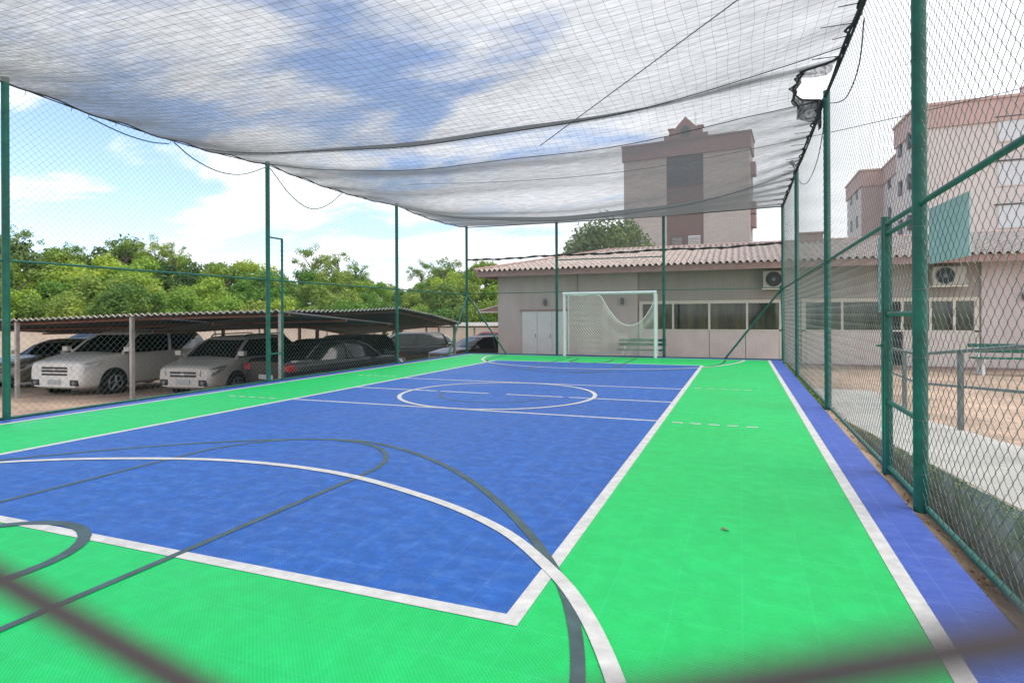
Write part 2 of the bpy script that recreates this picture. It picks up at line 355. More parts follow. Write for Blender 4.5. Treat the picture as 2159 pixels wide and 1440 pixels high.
# vegetated hillside skin
hx = [-120+4*i for i in range(30)]
mb = MB(); mb.grid([[(x, y, ground_z(x, y)+.05) for x in hx if x <= -4] for y in [2+3*i for i in range(30)]])
hill = mb; hill.f = [f for f in hill.f if all(depth(hill.v[i][0], hill.v[i][1]) > 44.8 and hill.v[i][0] < -9.3 for i in f)]
struct(hill.build('hillside', 'hill'))
mb = MB(); mb.grid([[(x, y, park_z(x, y)+.0) for x in [-60+2.5*i for i in range(20)]+[-11,-10,-9.3]] for y in [-14+2.5*i for i in range(18)]])
mb.f = [f for f in mb.f if all(depth(mb.v[i][0], mb.v[i][1]) < 44 for i in f)]
struct(mb.build('parking_paving', 'parking'))
mb = MB(); mb.quad((1.45,-14,-.30),(30,-14,-.30),(30,11.6,-.30),(1.45,11.6,-.30)); mb.quad((-9,9.65,-.305),(1.45,9.65,-.305),(1.45,11.6,-.305),(-9,11.6,-.305))
struct(mb.build('patio_paving', 'pavers'))
mb = MB()
for i in range(12):
    mb.box(-10.4-i*.02, 12.0+i*0, park_z(-10.4,12)+.005, -10.3, 12.01, park_z(-10.4,12)+.006) if 0 else None
def flatstrip(mb, a, b, w, fz, dz):
    a = Vector(a); b = Vector(b); t = (b-a).normalized(); nn = Vector((-t.y, t.x))*w/2; rows = []
    for k in range(9):
        p = a.lerp(b, k/8); rows.append([(q.x, q.y, fz(q.x, q.y)+dz) for q in (p+nn, p-nn)])
    return mb.grid(rows)
for (a, b) in (((-17.2,13.5),(-12.4,14.6)),((-20.5,20.2),(-14,22)),((-17.5,14.8),(-12.6,16.0))): flatstrip(mb, a, b, .16, park_z, .012)
struct(mb.build('parking_lines', 'yellow'))

# ------------------------------------------------------------------ court floor and markings
cx0 = -3.874
mb = MB(); mb.box(-9.02, -9.7, -.55, 1.09, 9.62, 0); fl = struct(mb.build('court_floor', 'margin'))
mb = MB(); mb.quad((-8.68,-9.3,.0015),(.76,-9.3,.0015),(.76,9.28,.0015),(-8.68,9.28,.0015)); struct(mb.build('court_green_area', 'green'))
mb = MB(); mb.quad((-6.8,-6.85,.003),(-.95,-6.85,.003),(-.95,6.85,.003),(-6.8,6.85,.003)); struct(mb.build('court_blue_area', 'blue'))
wl = MB(); Wz = .0045; w = .08
def rect(mb, x0, y0, x1, y1, z): mb.quad((x0,y0,z),(x1,y0,z),(x1,y1,z),(x0,y1,z))
for x in (-6.8, -.95): rect(wl, x-w/2, -6.85-w/2, x+w/2, 6.85+w/2, Wz)
for y in (-6.85, 6.85):
    rect(wl, -6.8+w/2, y-w/2, -.95-w/2, y+w/2, Wz)
for y in (-1.68, 1.68): rect(wl, -6.8+w/2, y-.03, -.95-w/2, y+.03, Wz)
for a, b in ((-6.76,-5.06),(-4.98,-4.05),(-3.72,-2.72),(-2.62,-.99)): rect(wl, a, -.03, b, .03, Wz)
for y in (-1.72, 1.9):
    for k in range(5):
        x = -.80+k*.215; rect(wl, x, y-.025, x+.125, y+.025, Wz); x = -8.1+k*.215; rect(wl, x, y-.025, x+.125, y+.025, Wz)
rect(wl, .72, -9.3, .80, 9.25, Wz); rect(wl, -8.74, -9.3, -8.66, 9.25, Wz); rect(wl, -8.66, 9.19, .72, 9.25, Wz)
ribbon(wl, [(cx0+1.65*math.cos(a), -.02+1.65*math.sin(a)) for a in [2*math.pi*i/96 for i in range(96)]], .07, .0078, True)
arc = [(3.98,9.15),(3.84,8.31),(3.61,7.57),(3.43,7.1),(3.2,6.66),(2.92,6.29),(2.44,5.84),(1.7,5.45),(.6,5.12)]
full = arc+[(-.6,5.12)]+[(-a, b) for a, b in arc[::-1][1:]]
fs = smoothpts(full, 8)
ribbon(wl, [(cx0+p.x, -p.y) for p in fs], .075, .0075)
ribbon(wl, [(cx0+p.x, p.y*.985) for p in fs], .075, .0075)
struct(wl.build('court_white_lines', 'white'))
dl = MB()
big = [(3.45,9.0),(3.44,8.0),(3.37,7.3),(3.2,6.76),(2.97,6.27),(2.53,5.67),(1.82,4.87),(1.06,4.30),(.35,4.0),(0,3.96)]
bf = big+[(-a, b) for a, b in big[::-1][1:]]; bs = smoothpts(bf, 8)
for _ in range(60): bs = [bs[0]]+[(bs[i-1]+bs[i]*2+bs[i+1])/4 for i in range(1, len(bs)-1)]+[bs[-1]]
key = [(1.03,9.0),(1.03,7.5),(1.03,6.4),(1.03,5.3)]+[(1.03*math.cos(a), 5.05-1.03*math.sin(a)) for a in [math.pi*i/16 for i in range(1, 16)]]+[(-1.03,5.3),(-1.03,6.4),(-1.03,9.0)]
sm = [(.54,8.2),(.54,7.4)]+[(.54*math.cos(a), 7.3-.54*math.sin(a)) for a in [math.pi*i/16 for i in range(0, 17)]]+[(-.54,7.4),(-.54,8.2)]
for sgn in (-1, 1):
    ribbon(dl, [(cx0+p.x, sgn*p.y) for p in bs], .058, .0058)
    ribbon(dl, [(cx0-.14+x, sgn*y) for x, y in key], .05, .0060)
    ribbon(dl, [(cx0-.2+x, sgn*y) for x, y in sm], .072, .0062)
ribbon(dl, [(cx0+.98*math.cos(a), -.02+.98*math.sin(a)) for a in [math.pi*(1.05+.9*i/30) for i in range(31)]], .045, .0056)
struct(dl.build('court_dark_lines', 'darkline'))

mb = MB(); mb.grid([[(.0+.012*i, .006*math.sin(i*1.3)+.018*j*(1-abs(i-2)/2.6), .010+.004*math.sin(i+j)) for j in (-1, 0, 1)] for i in range(5)])
o = mb.build('fallen_leaf', 'litter'); o.location = (-.12, -5.37, 0); tag(o, 'small dry leaf lying on the green floor right of the blue area', 'leaf')
# ------------------------------------------------------------------ fence kit
def chain(width, height, c=.098, r=.0020, seg=3, warp=None, z0=.03, x0=0.0):
    """chain-link: every zigzag wire hooks into its mirrored neighbour; c = diamond size"""
    mb = MB(); h = c/2; n = int((width+.001)/h); rows = int((height-z0)/h)
    for i in range(n):
        pts = []
        for j in range(rows+1):
            o = (i+j) % 2; x = x0+i*h+(h+.0015 if o else -.0015); z = z0+j*h; y = .0020*(1 if o else -1)
            if warp: x, z = warp(x, z)
            pts.append((x, y, z))
        mb.tube(pts, r, seg)
    return mb
FL, FR, T, MZ = -9.056, 1.155, 4.478, 2.109
PY = [-4.462, .159, 5.017]; YN, YF = -9.232, 9.56
def post(parent, x, y, top=T+.03, r=.045, z0=-.02, label=None):
    mb = MB(); mb.tube([(x,y,z0),(x,y,top)], r, 20); mb.tube([(x,y,top),(x,y,top+.012)], r*1.06, 20)
    return mb.build('post', 'post', parent, smooth=True, label=label)
def side_fence(X, label, rail_r, side):
    t = thing('court_fence', label, 'fence', (X, 0, 0))
    for y in PY: post(t, 0, y)
    ys_ = [YN]+PY+[YF]
    for a, b in zip(ys_, ys_[1:]):
        o = chain(b-a-.02, T-.05).build('mesh_panel', 'wire', t); o.rotation_euler = (0,0,R(90)); o.location = (0, a+.01, 0)
    mb = MB(); mb.tube([(0, YN, MZ), (0, YF, MZ-.02)], rail_r, 10); mb.build('mid_rail', 'post', t, smooth=True)
    pts = []
    for a, b in zip(ys_, ys_[1:]):
        for k in range(10):
            u = k/10; pts.append((0, lerp(a, b, u), T-.02-.10*4*u*(1-u)*(1 if side < 0 else .35)))
    pts.append((0, YF, T-.02)); mb = MB(); mb.tube(pts, .009 if side < 0 else .016, 6); mb.build('top_cable', 'rope', t, smooth=True)
    mb = MB(); mb.tube([(side*.03, YN, .015), (side*.03, YF, .0)], .021, 10); mb.build('bottom_rail', 'post', t, smooth=True)
    if side > 0:
        for y in PY[:2]:
            for z in (.25, .62, 1.05, 1.52, 1.95, 2.5, 3.1):
                mb = MB(); mb.tube([(.0475*math.cos(a), y+.0475*math.sin(a), z+.006*math.sin(a)) for a in [2*math.pi*i/16 for i in range(16)]], .0019, 4, True)
                mb.tube([(-.045, y+.02, z), (-.07, y+.035, z-.012)], .0019, 4); mb.build('wire_tie', 'wire', t)
    return t
fl_ = side_fence(FL, 'long green chain-link court fence on the parking side', .016, -1)
fr_ = side_fence(FR, 'long green chain-link court fence beside the concrete ramp', .020, 1)
tf = thing('court_fence', 'green chain-link end fence behind the white goal', 'fence', (0, YF, 0))
xs_ = [FL, -5.726, -2.237, FR]
for x in xs_: post(tf, x, 0)
for a, b in zip(xs_, xs_[1:]):
    o = chain(b-a-.02, T-.05).build('mesh_panel', 'wire', tf); o.location = (a+.01, 0, 0)
mb = MB(); mb.tube([(FL,0,MZ),(FR,0,MZ)], .012, 8); mb.build('mid_rail', 'post', tf, smooth=True)
mb = MB(); mb.tube([(FL,0,T-.02),(-5.726,0,T-.05),(-2.237,0,T-.06),(FR,0,T)], .018, 8); mb.build('top_rail', 'post', tf, smooth=True)
mb = MB(); mb.tube([(FL,0,.01),(FR,0,.01)], .02, 8); mb.build('bottom_rail', 'post', tf, smooth=True)
mb = MB(); mb.tube([(-5.70,0,3.18),(-2.26,0,3.16)], .018, 8); mb.build('upper_rail', 'post', tf, smooth=True)
for (x0, y0, x1, y1) in ((FL, -.05, -7.5, -.1), (FL+.04, 0, FL+.15, -1.75), (FR, -.05, -.45, -.1), (FR-.04, 0, FR-.06, -1.2)):
    mb = MB(); mb.tube([(x0, y0, MZ+.02), (x1, y1, 0)], .030, 12); mb.tube([(x0,y0,MZ-.05),(x0,y0,MZ+.06)], .055, 14); mb.build('brace', 'post', tf, smooth=True)
# near fence that the picture is taken through
tn = thing('court_fence', 'chain-link end fence right in front of the viewer, its wires rusty', 'fence', (0, YN, 0))
for x in xs_: post(tn, x, 0)
HC = .049; WC = (-.036, 1.35+.020)
HS = [(WC[0], WC[1]-HC), (WC[0], WC[1]+HC), (WC[0]-HC, WC[1]), (WC[0]+HC, WC[1])]
HT = [(-.0315, 1.3183), (-.030, 1.445), (-.135, 1.3435), (.080, 1.3637)]
A_ = np.array([[math.exp(-((p[0]-q[0])**2+(p[1]-q[1])**2)/.055**2) for q in HS] for p in HS])
WX = np.linalg.solve(A_, np.array([[t[0]-p[0], t[1]-p[1]] for p, t in zip(HS, HT)]))
def warp(x, z):         # the opening that was spread by hand for the view
    if abs(x-WC[0]) > .4 or abs(z-WC[1]) > .4: return x, z
    g = [math.exp(-((x-q[0])**2+(z-q[1])**2)/.055**2) for q in HS]
    return x+sum(a*w[0] for a, w in zip(g, WX)), z+sum(a*w[1] for a, w in zip(g, WX))
def near_panel(a, b):
    n0 = math.ceil((a-WC[0])/(2*HC)); xa = WC[0]+n0*2*HC
    j0 = int((WC[1]-.03)/HC); z0 = WC[1]-j0*HC
    if j0 % 2: z0 += 0
    # node columns sit at xa + k*HC; a diamond is centred where the parity leaves a gap
    sh = 0 if j0 % 2 else HC
    return chain(b-xa-sh, T-.05, c=2*HC, r=.0015, seg=6, warp=warp, z0=z0, x0=xa+sh)
for a, b in zip(xs_, xs_[1:]):
    near_panel(a, b).build('mesh_panel', 'wire2', tn, smooth=True)
mb = MB(); mb.tube([(FL,0,MZ),(FR,0,MZ)], .018, 8); mb.build('mid_rail', 'post', tn, smooth=True)
mb = MB(); mb.tube([(FL,0,T-.02),(FR,0,T-.02)], .018, 8); mb.build('top_rail', 'post', tn, smooth=True)
mb = MB(); mb.tube([(FL,0,.01),(FR,0,.01)], .018, 8); mb.build('bottom_rail', 'post', tn, smooth=True)

# gate in the right fence
tg = thing('fence_gate', 'narrow green gate frame with cross rails in the fence beside the ramp', 'gate', (FR+.0, -4.40, 0))
mb = MB(); mb.box(-.03, .93, -.02, .03, .99, 2.17); mb.box(-.028, .86, 0.0, .028, .905, 2.10); mb.build('gate_stile', 'post', tg, bevel=.004)
mb = MB(); mb.box(-.02, .02, 0.0, .02, .055, 2.05); mb.build('gate_stile', 'post', tg, bevel=.004)
for z in (1.345, .61, .06, 2.02):
    mb = MB(); mb.tube([(0, .05, z), (0, .87, z)], .02, 10); mb.build('cross_rail', 'post', tg, smooth=True)
mb = MB(); mb.box(-.05, .80, 1.0, -.025, .90, 1.12); mb.tube([(-.05,.84,1.08),(-.09,.84,1.08),(-.09,.76,1.08)], .008, 8); mb.build('latch', 'post', tg, bevel=.003)
# pipe frame on the left fence
tp_ = thing('pipe_frame', 'tall narrow green pipe frame fixed to the second post of the parking side fence', 'pipe frame', (FL, .159, 0))
mb = MB(); mb.tube([(0, .40, -.3), (0, .40, 2.99)], .026, 12); mb.build('upright', 'post', tp_, smooth=True)
for z in (2.98, .57):
    mb = MB(); mb.tube([(0, .03, z), (0, .40, z)], .018, 10); mb.build('cross_pipe', 'post', tp_, smooth=True)
# teal plates hanging outside the right fence
mb = MB(); mb.box(-.006, -.30, 0, .006, .30, .37); o = mb.build('hanging_plate', 'plate', bevel=.003); o.location = (FR+.045, -4.90, 1.675); o.rotation_euler = (0, 0, R(4))
tag(o, 'wide pale teal plate hanging outside the fence, to the right of the gate', 'plate')
mb = MB(); mb.box(-.006, -.17, 0, .006, .17, .68); o = mb.build('hanging_plate', 'plate', bevel=.003); o.location = (FR+.02, -3.24, 1.36)
tag(o, 'tall narrow pale teal plate hanging outside the fence, to the left of the gate', 'plate')
# loose cables
def cable(pts, label, r=.010, m='post', cat='cable', group=None):
    mb = MB(); mb.tube(smoothpts(pts, 10), r, 6); return tag(mb.build('loose_cable', m, smooth=True), label, cat, group)
cable([(FL+.03,-3.4,4.32),(FL+.03,-2.9,4.23),(FL+.03,-2.45,4.22),(FL+.03,-2.1,4.28)], 'short slack green cable under the net edge nearest the viewer, parking side')
cable([(FL+.03,-2.0,4.33),(FL+.03,-1.6,4.14),(FL+.03,-1.06,4.04),(FL+.03,-.5,4.12),(FL+.03,.1,4.40)], 'slack green cable looping down left of the post with the pipe frame')
cable([(FL+.03,.2,4.40),(FL+.03,.8,3.95),(FL+.03,1.4,3.77),(FL+.03,2.0,3.95),(FL+.03,2.6,4.38)], 'slack green cable looping down right of the post with the pipe frame')
cable([(FR+.03,-2.4,4.35),(FR+.06,-1.9,4.05),(FR+.06,-1.2,3.98),(FR+.05,-.6,4.1),(FR+.03,.1,4.32)], 'dark slack cable looping beside the torn net edge', .007, 'rope')
cable([(FR+.03,.4,4.4),(FR+.06,1.6,3.98),(FR+.06,3.0,3.86),(FR+.05,4.2,4.02),(FR+.03,5.0,4.3)], 'dark slack cable hanging between the farther posts of the ramp side fence', .007, 'rope')
# floodlight bracket at the far right post
tl_ = thing('small_floodlight', 'small dark floodlight on top of a post of the ramp side fence', 'light', (FR-.02, 5.017, T+.02))
mb = MB(); mb.tube([(0,0,0),(-.05,0,.12)], .012, 8); mb.build('bracket', 'rope', tl_, smooth=True)
mb = MB(); mb.tube([(-.02,0,.10),(-.10,-.02,.20)], [.03,.05], 12); mb.build('lamp_head', 'rope', tl_, smooth=True)

# ------------------------------------------------------------------ shade net
sag = [(-9.3,.15),(-7.5,.5),(-5,.42),(-3,.45),(-1.5,.54),(-.75,.24),(.16,.46),(1.2,.36),(2.6,.42),(4.2,.66),(5.0,.73),(6.0,.45),(7.5,.25),(9.5,.06)]
def right_edge(y):      # tear between y -1.3 and .1 pulls the cloth in
    e = FR-.02
    a = (y+1.35)/.35; b = (.25-y)/.4
    k = max(0, min(1, a))*max(0, min(1, b)); k = k*k*(3-2*k)
    return e-.42*k-.03*math.sin(y*9)-.02*math.sin(y*23+1)
def left_drop(y): 
    ys_ = [YN]+PY+[YF]
    for a, b in zip(ys_, ys_[1:]):
        if y <= b: u = (y-a)/(b-a); return .10*4*u*(1-u)
    return 0
rn = random.Random(3); ph = [rn.uniform(0, 6) for _ in range(8)]
def net_z(u, y):
    x = FL+u*(FR-FL); s = interp(sag, y)
    prof = 1-abs(2*u-1)**2.3
    z = T-s*prof-left_drop(y)*max(0, 1-u*3)
    z += .018*math.sin(x*1.7+ph[0]+y*.8)*prof+.012*math.sin(y*2.9+ph[1]+x*.6)*prof
    z += .03*math.sin(y*7.3+ph[2])*max(0, 1-(1-u)*9)*.6+.02*math.sin(y*6.1)*max(0, 1-u*9)     # puckered edges
    if u > .9 and -1.4 < y < .3: z -= .05*(u-.9)/.1
    return z
tnt = thing('shade_net', 'grey sagging shade net stretched over the whole court', 'shade net', (0, 0, T))
def off(p): return (p[0], p[1], p[2]-T)
nu, ny = 56, 300
rows = []
for j in range(ny+1):
    y = -9.25+(9.5+9.25)*j/ny; re = right_edge(y); row = []
    for i in range(nu+1):
        u = i/nu; x = FL+u*(re-FL); uu = (x-FL)/(FR-FL); row.append(off((x, y, net_z(uu, y))))
    rows.append(row)
mb = MB(); mb.grid(rows); mb.build('net_cloth', 'net', tnt, smooth=True, sharp=180)
mb = MB()
for i in range(int((FR-FL)/.125)):
    x = FL+.06+i*.125; u = (x-FL)/(FR-FL); pts = []
    for j in range(60):
        y = -9.2+j*.17
        if y > .1: break
        if x < right_edge(y)-.03: pts.append(off((x+.012*math.sin(y*5+i), y, net_z(u, y)-.02)))
    if len(pts) > 2: mb.tube(pts, .0013, 3)
for j in range(int(9.3/.125)):
    y = -9.2+j*.125; pts = []
    for i in range(61):
        u = i/60; x = FL+u*(right_edge(y)-.03-FL); uu = (x-FL)/(FR-FL); pts.append(off((x, y+.012*math.sin(x*4+j), net_z(uu, y)-.021)))
    mb.tube(pts, .0013, 3)
mb.build('knotted_cord_net', 'cord', tnt)
def hem(edge, name='hem_rope', r=.014, m='rope'):
    mb = MB(); mb.tube([off(p) for p in edge], r, 6); return mb.build(name, m, tnt, smooth=True)
hem([(FL+.01, -9.2+18.7*k/160, net_z(0, -9.2+18.7*k/160)-.012) for k in range(161)], r=.012)
hem([(right_edge(y), y, net_z((right_edge(y)-FL)/(FR-FL), y)-.01) for y in [-9.2+18.7*k/240 for k in range(241)]], r=.014)
for yy in (-1.5, .16, 5.0):
    hem([(FL+(right_edge(yy)-FL)*k/50, yy, net_z(k/50*(right_edge(yy)-FL)/(FR-FL), yy)-.012) for k in range(51)], 'cross_rope', .006)
hem([(FL, 9.5, T-.03),(-5.7, 9.5, T-.06),(-2.2,9.5,T-.06),(FR,9.5,T-.01)], 'cross_rope', .012)
mb = MB(); mb.tube([off((FR-.03, y, T-.05+.02*math.sin(y*3))) for y in [-9.2+18.7*k/200 for k in range(201)]], .017, 6); mb.build('edge_cable', 'rope', tnt, smooth=True)
# lacing
rl = random.Random(5)
for k in range(44):
    y = -8.6+17.9*k/44+rl.uniform(-.1, .1); re = right_edge(y); z = net_z((re-FL)/(FR-FL), y)
    if re > FR-.15:
        mb = MB(); mb.tube([off((re-.02-rl.uniform(.1,.3), y+rl.uniform(-.06,.06), z-.02)), off((re, y, z-.005)), off((FR-.01, y+.02, T-.04))], .006, 4); mb.build('lacing_tie', 'rope', tnt)
    z = net_z(0, y); mb = MB(); mb.tube([off((FL+.01, y, z)), off((FL+rl.uniform(-.02,.02), y+rl.uniform(-.03,.03), z-rl.uniform(.03,.10)))], .004, 4); mb.build('lacing_tie', 'rope', tnt)
# torn dark flap
mb = MB(); rows = []
for k in range(26):
    y = -1.35+1.75*k/25; e = right_edge(y); z = net_z((e-FL)/(FR-FL), y); row = []
    for q in range(6):
        row.append(off((e-.03+.03*math.sin(k*1.3+q), y+.02*math.sin(q*2+k), z+.01-q*(.022+.012*math.sin(k*.9)+(.05 if 17 < k < 24 else 0)))))
    rows.append(row)
mb.grid(rows); mb.build('torn_flap', net_mat('torn cloth', (.05,.055,.055), .62), tnt, smooth=True)
# hanging curtain at the far end
mb = MB(); rows = []
for i in range(121):
    x = FL+(FR-FL)*i/120; row = []
    for j in range(13):
        v = j/12; zb = 3.30+.009*(x-FL)+.018*math.sin(x*1.9)+.010*math.sin(x*6.7+1)
        row.append((x, 9.60+.05*math.sin(x*2.3+v*2)*v, lerp(T-.03, zb, v)))
    rows.append(row)
tcn = thing('net_curtain', 'pale net curtain hanging from the end fence above the tiled roof', 'net curtain', (0,0,0))
mb.grid(rows); mb.build('curtain_cloth', 'net2', tcn, smooth=True)
mb = MB(); mb.tube([rows[i][-1] for i in range(0, 121, 2)], [.034+.016*math.sin(i*1.9) for i in range(0, 121, 2)], 6); mb.build('curtain_hem', 'rope', tcn, smooth=True)
# straight rope running under the net
mb = MB(); mb.tube([(1.13,-4.41,4.44),(-2.85,-.74,3.935)], .006, 6); tag(mb.build('guy_rope', 'rope', smooth=True), 'thin straight dark rope running diagonally under the shade net', 'rope')
mb = MB(); mb.tube(smoothpts([(-30,40,14),(-5,30,11.0),(25,22,13)], 12), .02, 5); tag(mb.build('overhead_wire', 'rope', smooth=True), 'thin overhead wire crossing the sky beyond the tiled building', 'wire')

# ------------------------------------------------------------------ goal
tgo = thing('futsal_goal', 'white futsal goal with torn sagging net at the far end of the court', 'goal', (cx0, 9.02, 0))
gx, gh = 1.44, 2.03
for sx in (-1, 1):
    mb = MB(); mb.tube([(sx*gx,0,.02),(sx*gx,0,gh)], .045, 16); mb.build('goalpost', 'goalw', tgo, smooth=True)
    mb = MB(); mb.tube([(sx*gx,0,gh-.03),(sx*gx,.48,gh-.05),(sx*gx,.52,.03)], .018, 8); mb.build('back_stay', 'goalw', tgo, smooth=True)
mb = MB(); mb.tube([(-gx-.045,0,gh),(gx+.045,0,gh)], .045, 16); mb.build('crossbar', 'goalw', tgo, smooth=True)
top = smoothpts([(-1.42,2.0),(-1.0,1.98),(-.38,1.97),(-.1,1.55),(.25,1.12),(.6,1.0),(.95,1.13),(1.2,1.45),(1.42,1.85)], 8)
def ztop(x):
    for a, b in zip(top, top[1:]):
        if x <= b.x: return lerp(a.y, b.y, (x-a.x)/(b.x-a.x+1e-6))
    return top[-1].y
mb = MB(); nx_, nz_ = 30, 22
def npt(i, j):
    x = -1.42+2.84*i/nx_; v = j/nz_; return (x+.02*math.sin(j*.7), .42+.10*math.sin(i*.3+1)*v+.04*math.sin(j*.5+i*.4), ztop(x)*(1-v)+.04*v)
for i in range(nx_):
    for s0 in (0, 1):
        pts = []
        for j in range(nz_+1): pts.append(npt(i+((j+s0) % 2), j))
        mb.tube(pts, .0075, 3)
mb.tube([npt(i, 0) for i in range(nx_+1)], .018, 5)
for i in range(0, nx_, 1):
    if -1.42+2.84*i/nx_ < -.35:
        mb.tube([(-1.42+2.84*i/nx_, .02, gh), npt(i, 0)], .003, 3)
for sx in (-1, 1):
    for k in range(10):
        z = .1+k*.19; mb.tube([(sx*gx, .02, z), (sx*gx, .46, z+.04)], .003, 3)
mb.build('goal_net', 'goaln', tgo)

# ------------------------------------------------------------------ right side: ramp, trench, railing
rows = []; rw = []
tr = MB(); Yr = [-14+.6*i for i in range(33)]
tr.grid([[(1.40, y, ramp_z(1.4, y)), (2.0, y, ramp_z(2, y)+.004), (2.62, y, ramp_z(2.6, y))] for y in Yr])
tr.f = [f[::-1] for f in tr.f]
struct(tr.build('ramp', 'concrete', smooth=True))
# mossy retaining wall, real rough face
mb = MB(); rr_ = random.Random(11); rows = []
for k in range(170):
    y = -14+.11*k
    if y > 1.7: break
    zt = ramp_z(1.4, y)-.003; zb = -.34; row = []
    for q in range(9):
        v = q/8; z = lerp(zb, zt, v); row.append((1.385-.035*(1-v)+rr_.uniform(-.014,.014), y+rr_.uniform(-.02,.02), z))
    row.append((1.42, y, zt)); rows.append(row)
mb.grid(rows); mb.f = [f[::-1] for f in mb.f]
w_ = mb.build('retaining_wall', 'moss', smooth=True); tag(w_, 'low mossy concrete wall under the ramp edge beside the court fence', 'wall')
mb = MB(); mb.quad((2.62,-14,-.36),(2.62,1.7,-.36),(2.62,1.7,ramp_z(2,1.7)),(2.62,-14,ramp_z(2,-14))); 
mb = MB(); mb.prismy([(0,0)], 0, 0) if 0 else None
mb.grid([[(1.09, y, -.02-.10*min(1,(k%3)/3)) , (1.2, y, -.12+.02*math.sin(y*5)), (1.40, y, -.20+.02*math.sin(y*7))] for k, y in enumerate([-14+.25*i for i in range(95)])])
mb.f = [f[::-1] for f in mb.f]
struct(mb.build('trench_soil', 'soil', smooth=True))
def tufts(name, mname, n, fn, label, cat, size, seed):
    r_ = random.Random(seed); mb = MB()
    for k in range(n):
        x, y, z, nx, nz = fn(r_); s = size*r_.uniform(.5, 1.3); a = r_.uniform(0, 6.28); b = r_.uniform(-.9, .9)
        t1 = Vector((math.cos(a)*math.cos(b), math.sin(a)*math.cos(b), math.sin(b)))*s; t2 = Vector((-math.sin(a), math.cos(a), r_.uniform(-.5,.8)))*s*.5
        p = Vector((x, y, z)); mb.quad(p-t1*.5, p+t2*.5, p+t1*.5, p-t2*.5)
    return tag(mb.build(name, mname), label, cat, kind='stuff')
def f_moss(r_):
    y = r_.uniform(-9.5, 0.5); zt = ramp_z(1.4, y); v = 1-r_.random()**2*.9 if r_.random() < .8 else r_.random()
    cl = .5+.5*math.sin(y*6.1)*math.sin(y*2.3+1); v = 1-(1-v)*(.3+cl); return (1.375-r_.uniform(0,.03)+(.03 if v > .97 else 0), y, lerp(-.3, zt, max(0, v)), 0, 0)
tufts('moss', 'mosstuft', 6000, f_moss, 'yellow green moss growing over the concrete wall', 'moss', .016, 4)
tufts('leaf_litter', 'litter', 2600, lambda r_: (r_.uniform(1.11,1.38), r_.uniform(-9.5,9), -.12+r_.uniform(-.03,.02)-.05*0, 0, 0), 'dry leaves and grit lying along the foot of the wall', 'leaves', .035, 5)
tufts('grass_weeds', 'leafg', 1500, lambda r_: (r_.choice([1.11,1.14,1.18])+r_.uniform(0,.05), r_.uniform(.5,9.4), -.06+r_.uniform(-.03,.06), 0, 0), 'thin weeds along the bottom rail of the court fence', 'weeds', .06, 6)
# handrail
th = thing('handrail', 'grey green pipe handrail along the far edge of the ramp', 'handrail', (2.60, 0, 0))
hy_ = [4.1, 2.5, -.25, -3.0, -5.8, -8.6]
for y in hy_:
    mb = MB(); mb.box(-.03, y-.03, ramp_z(2.6,y)-.02, .03, y+.03, ramp_z(2.6,y)+.98); mb.build('rail_post', 'rail', th, bevel=.006)
hz_ = [(0, y, ramp_z(2.6, y)+1.0) for y in [4.15,2.5,1.7,-.25,-3,-5.8,-8.6]]
mb = MB(); mb.tube(hz_, .024, 10); mb.build('top_rail', 'rail', th, smooth=True)
mb = MB(); mb.tube([(a, b, c-.45) for a, b, c in hz_], .018, 10); mb.build('mid_rail', 'rail', th, smooth=True)
# benches
def bench(loc, rz, label):
    t = thing('park_bench', label, 'bench', loc, rz, 'green slatted benches by the tiled building')
    for k, (y, z) in enumerate(((-.22,.43),(-.10,.445),(.02,.43))):
        mb = MB(); mb.box(-.8, y, z, .8, y+.095, z+.03); mb.build('seat_slat', 'slat', t, bevel=.004)
    for k, (y, z) in enumerate(((.15,.58),(.18,.72))):
        mb = MB(); mb.box(-.8, y, z, .8, y+.03, z+.10); mb.build('back_slat', 'slat', t, bevel=.004)
    for sx in (-.58, .58):
        mb = MB(); mb.prism([(0,0)], 0, 0) if 0 else None
        prof = [(-.25,0),(-.17,0),(-.15,.18),(-.05,.30),(.05,.30),(.12,.18),(.14,0),(.24,0),(.17,.30),(.16,.45),(.25,.84),(.205,.85),(.13,.47),(.1,.425),(-.24,.425),(-.24,.33),(-.2,.25)]
        b = len(mb.v); n = len(prof)
        mb.v += [(sx-.035, y, z) for y, z in prof]+[(sx+.035, y, z) for y, z in prof]
        mb.f.append(tuple(range(b, b+n))[::-1]); mb.f.append(tuple(range(b+n, b+2*n)))
        for i in range(n): j = (i+1) % n; mb.f.append((b+i, b+j, b+n+j, b+n+i))
        mb.build('leg', 'benchleg', t, bevel=.008)
    return t
bench((6.55, 9.9, -.30), 0, 'green slatted bench with white legs on the patio right of the fence gate')
bench((-3.15, 10.9, -.30), 0, 'green slatted bench seen behind the goal, against the beige panels')

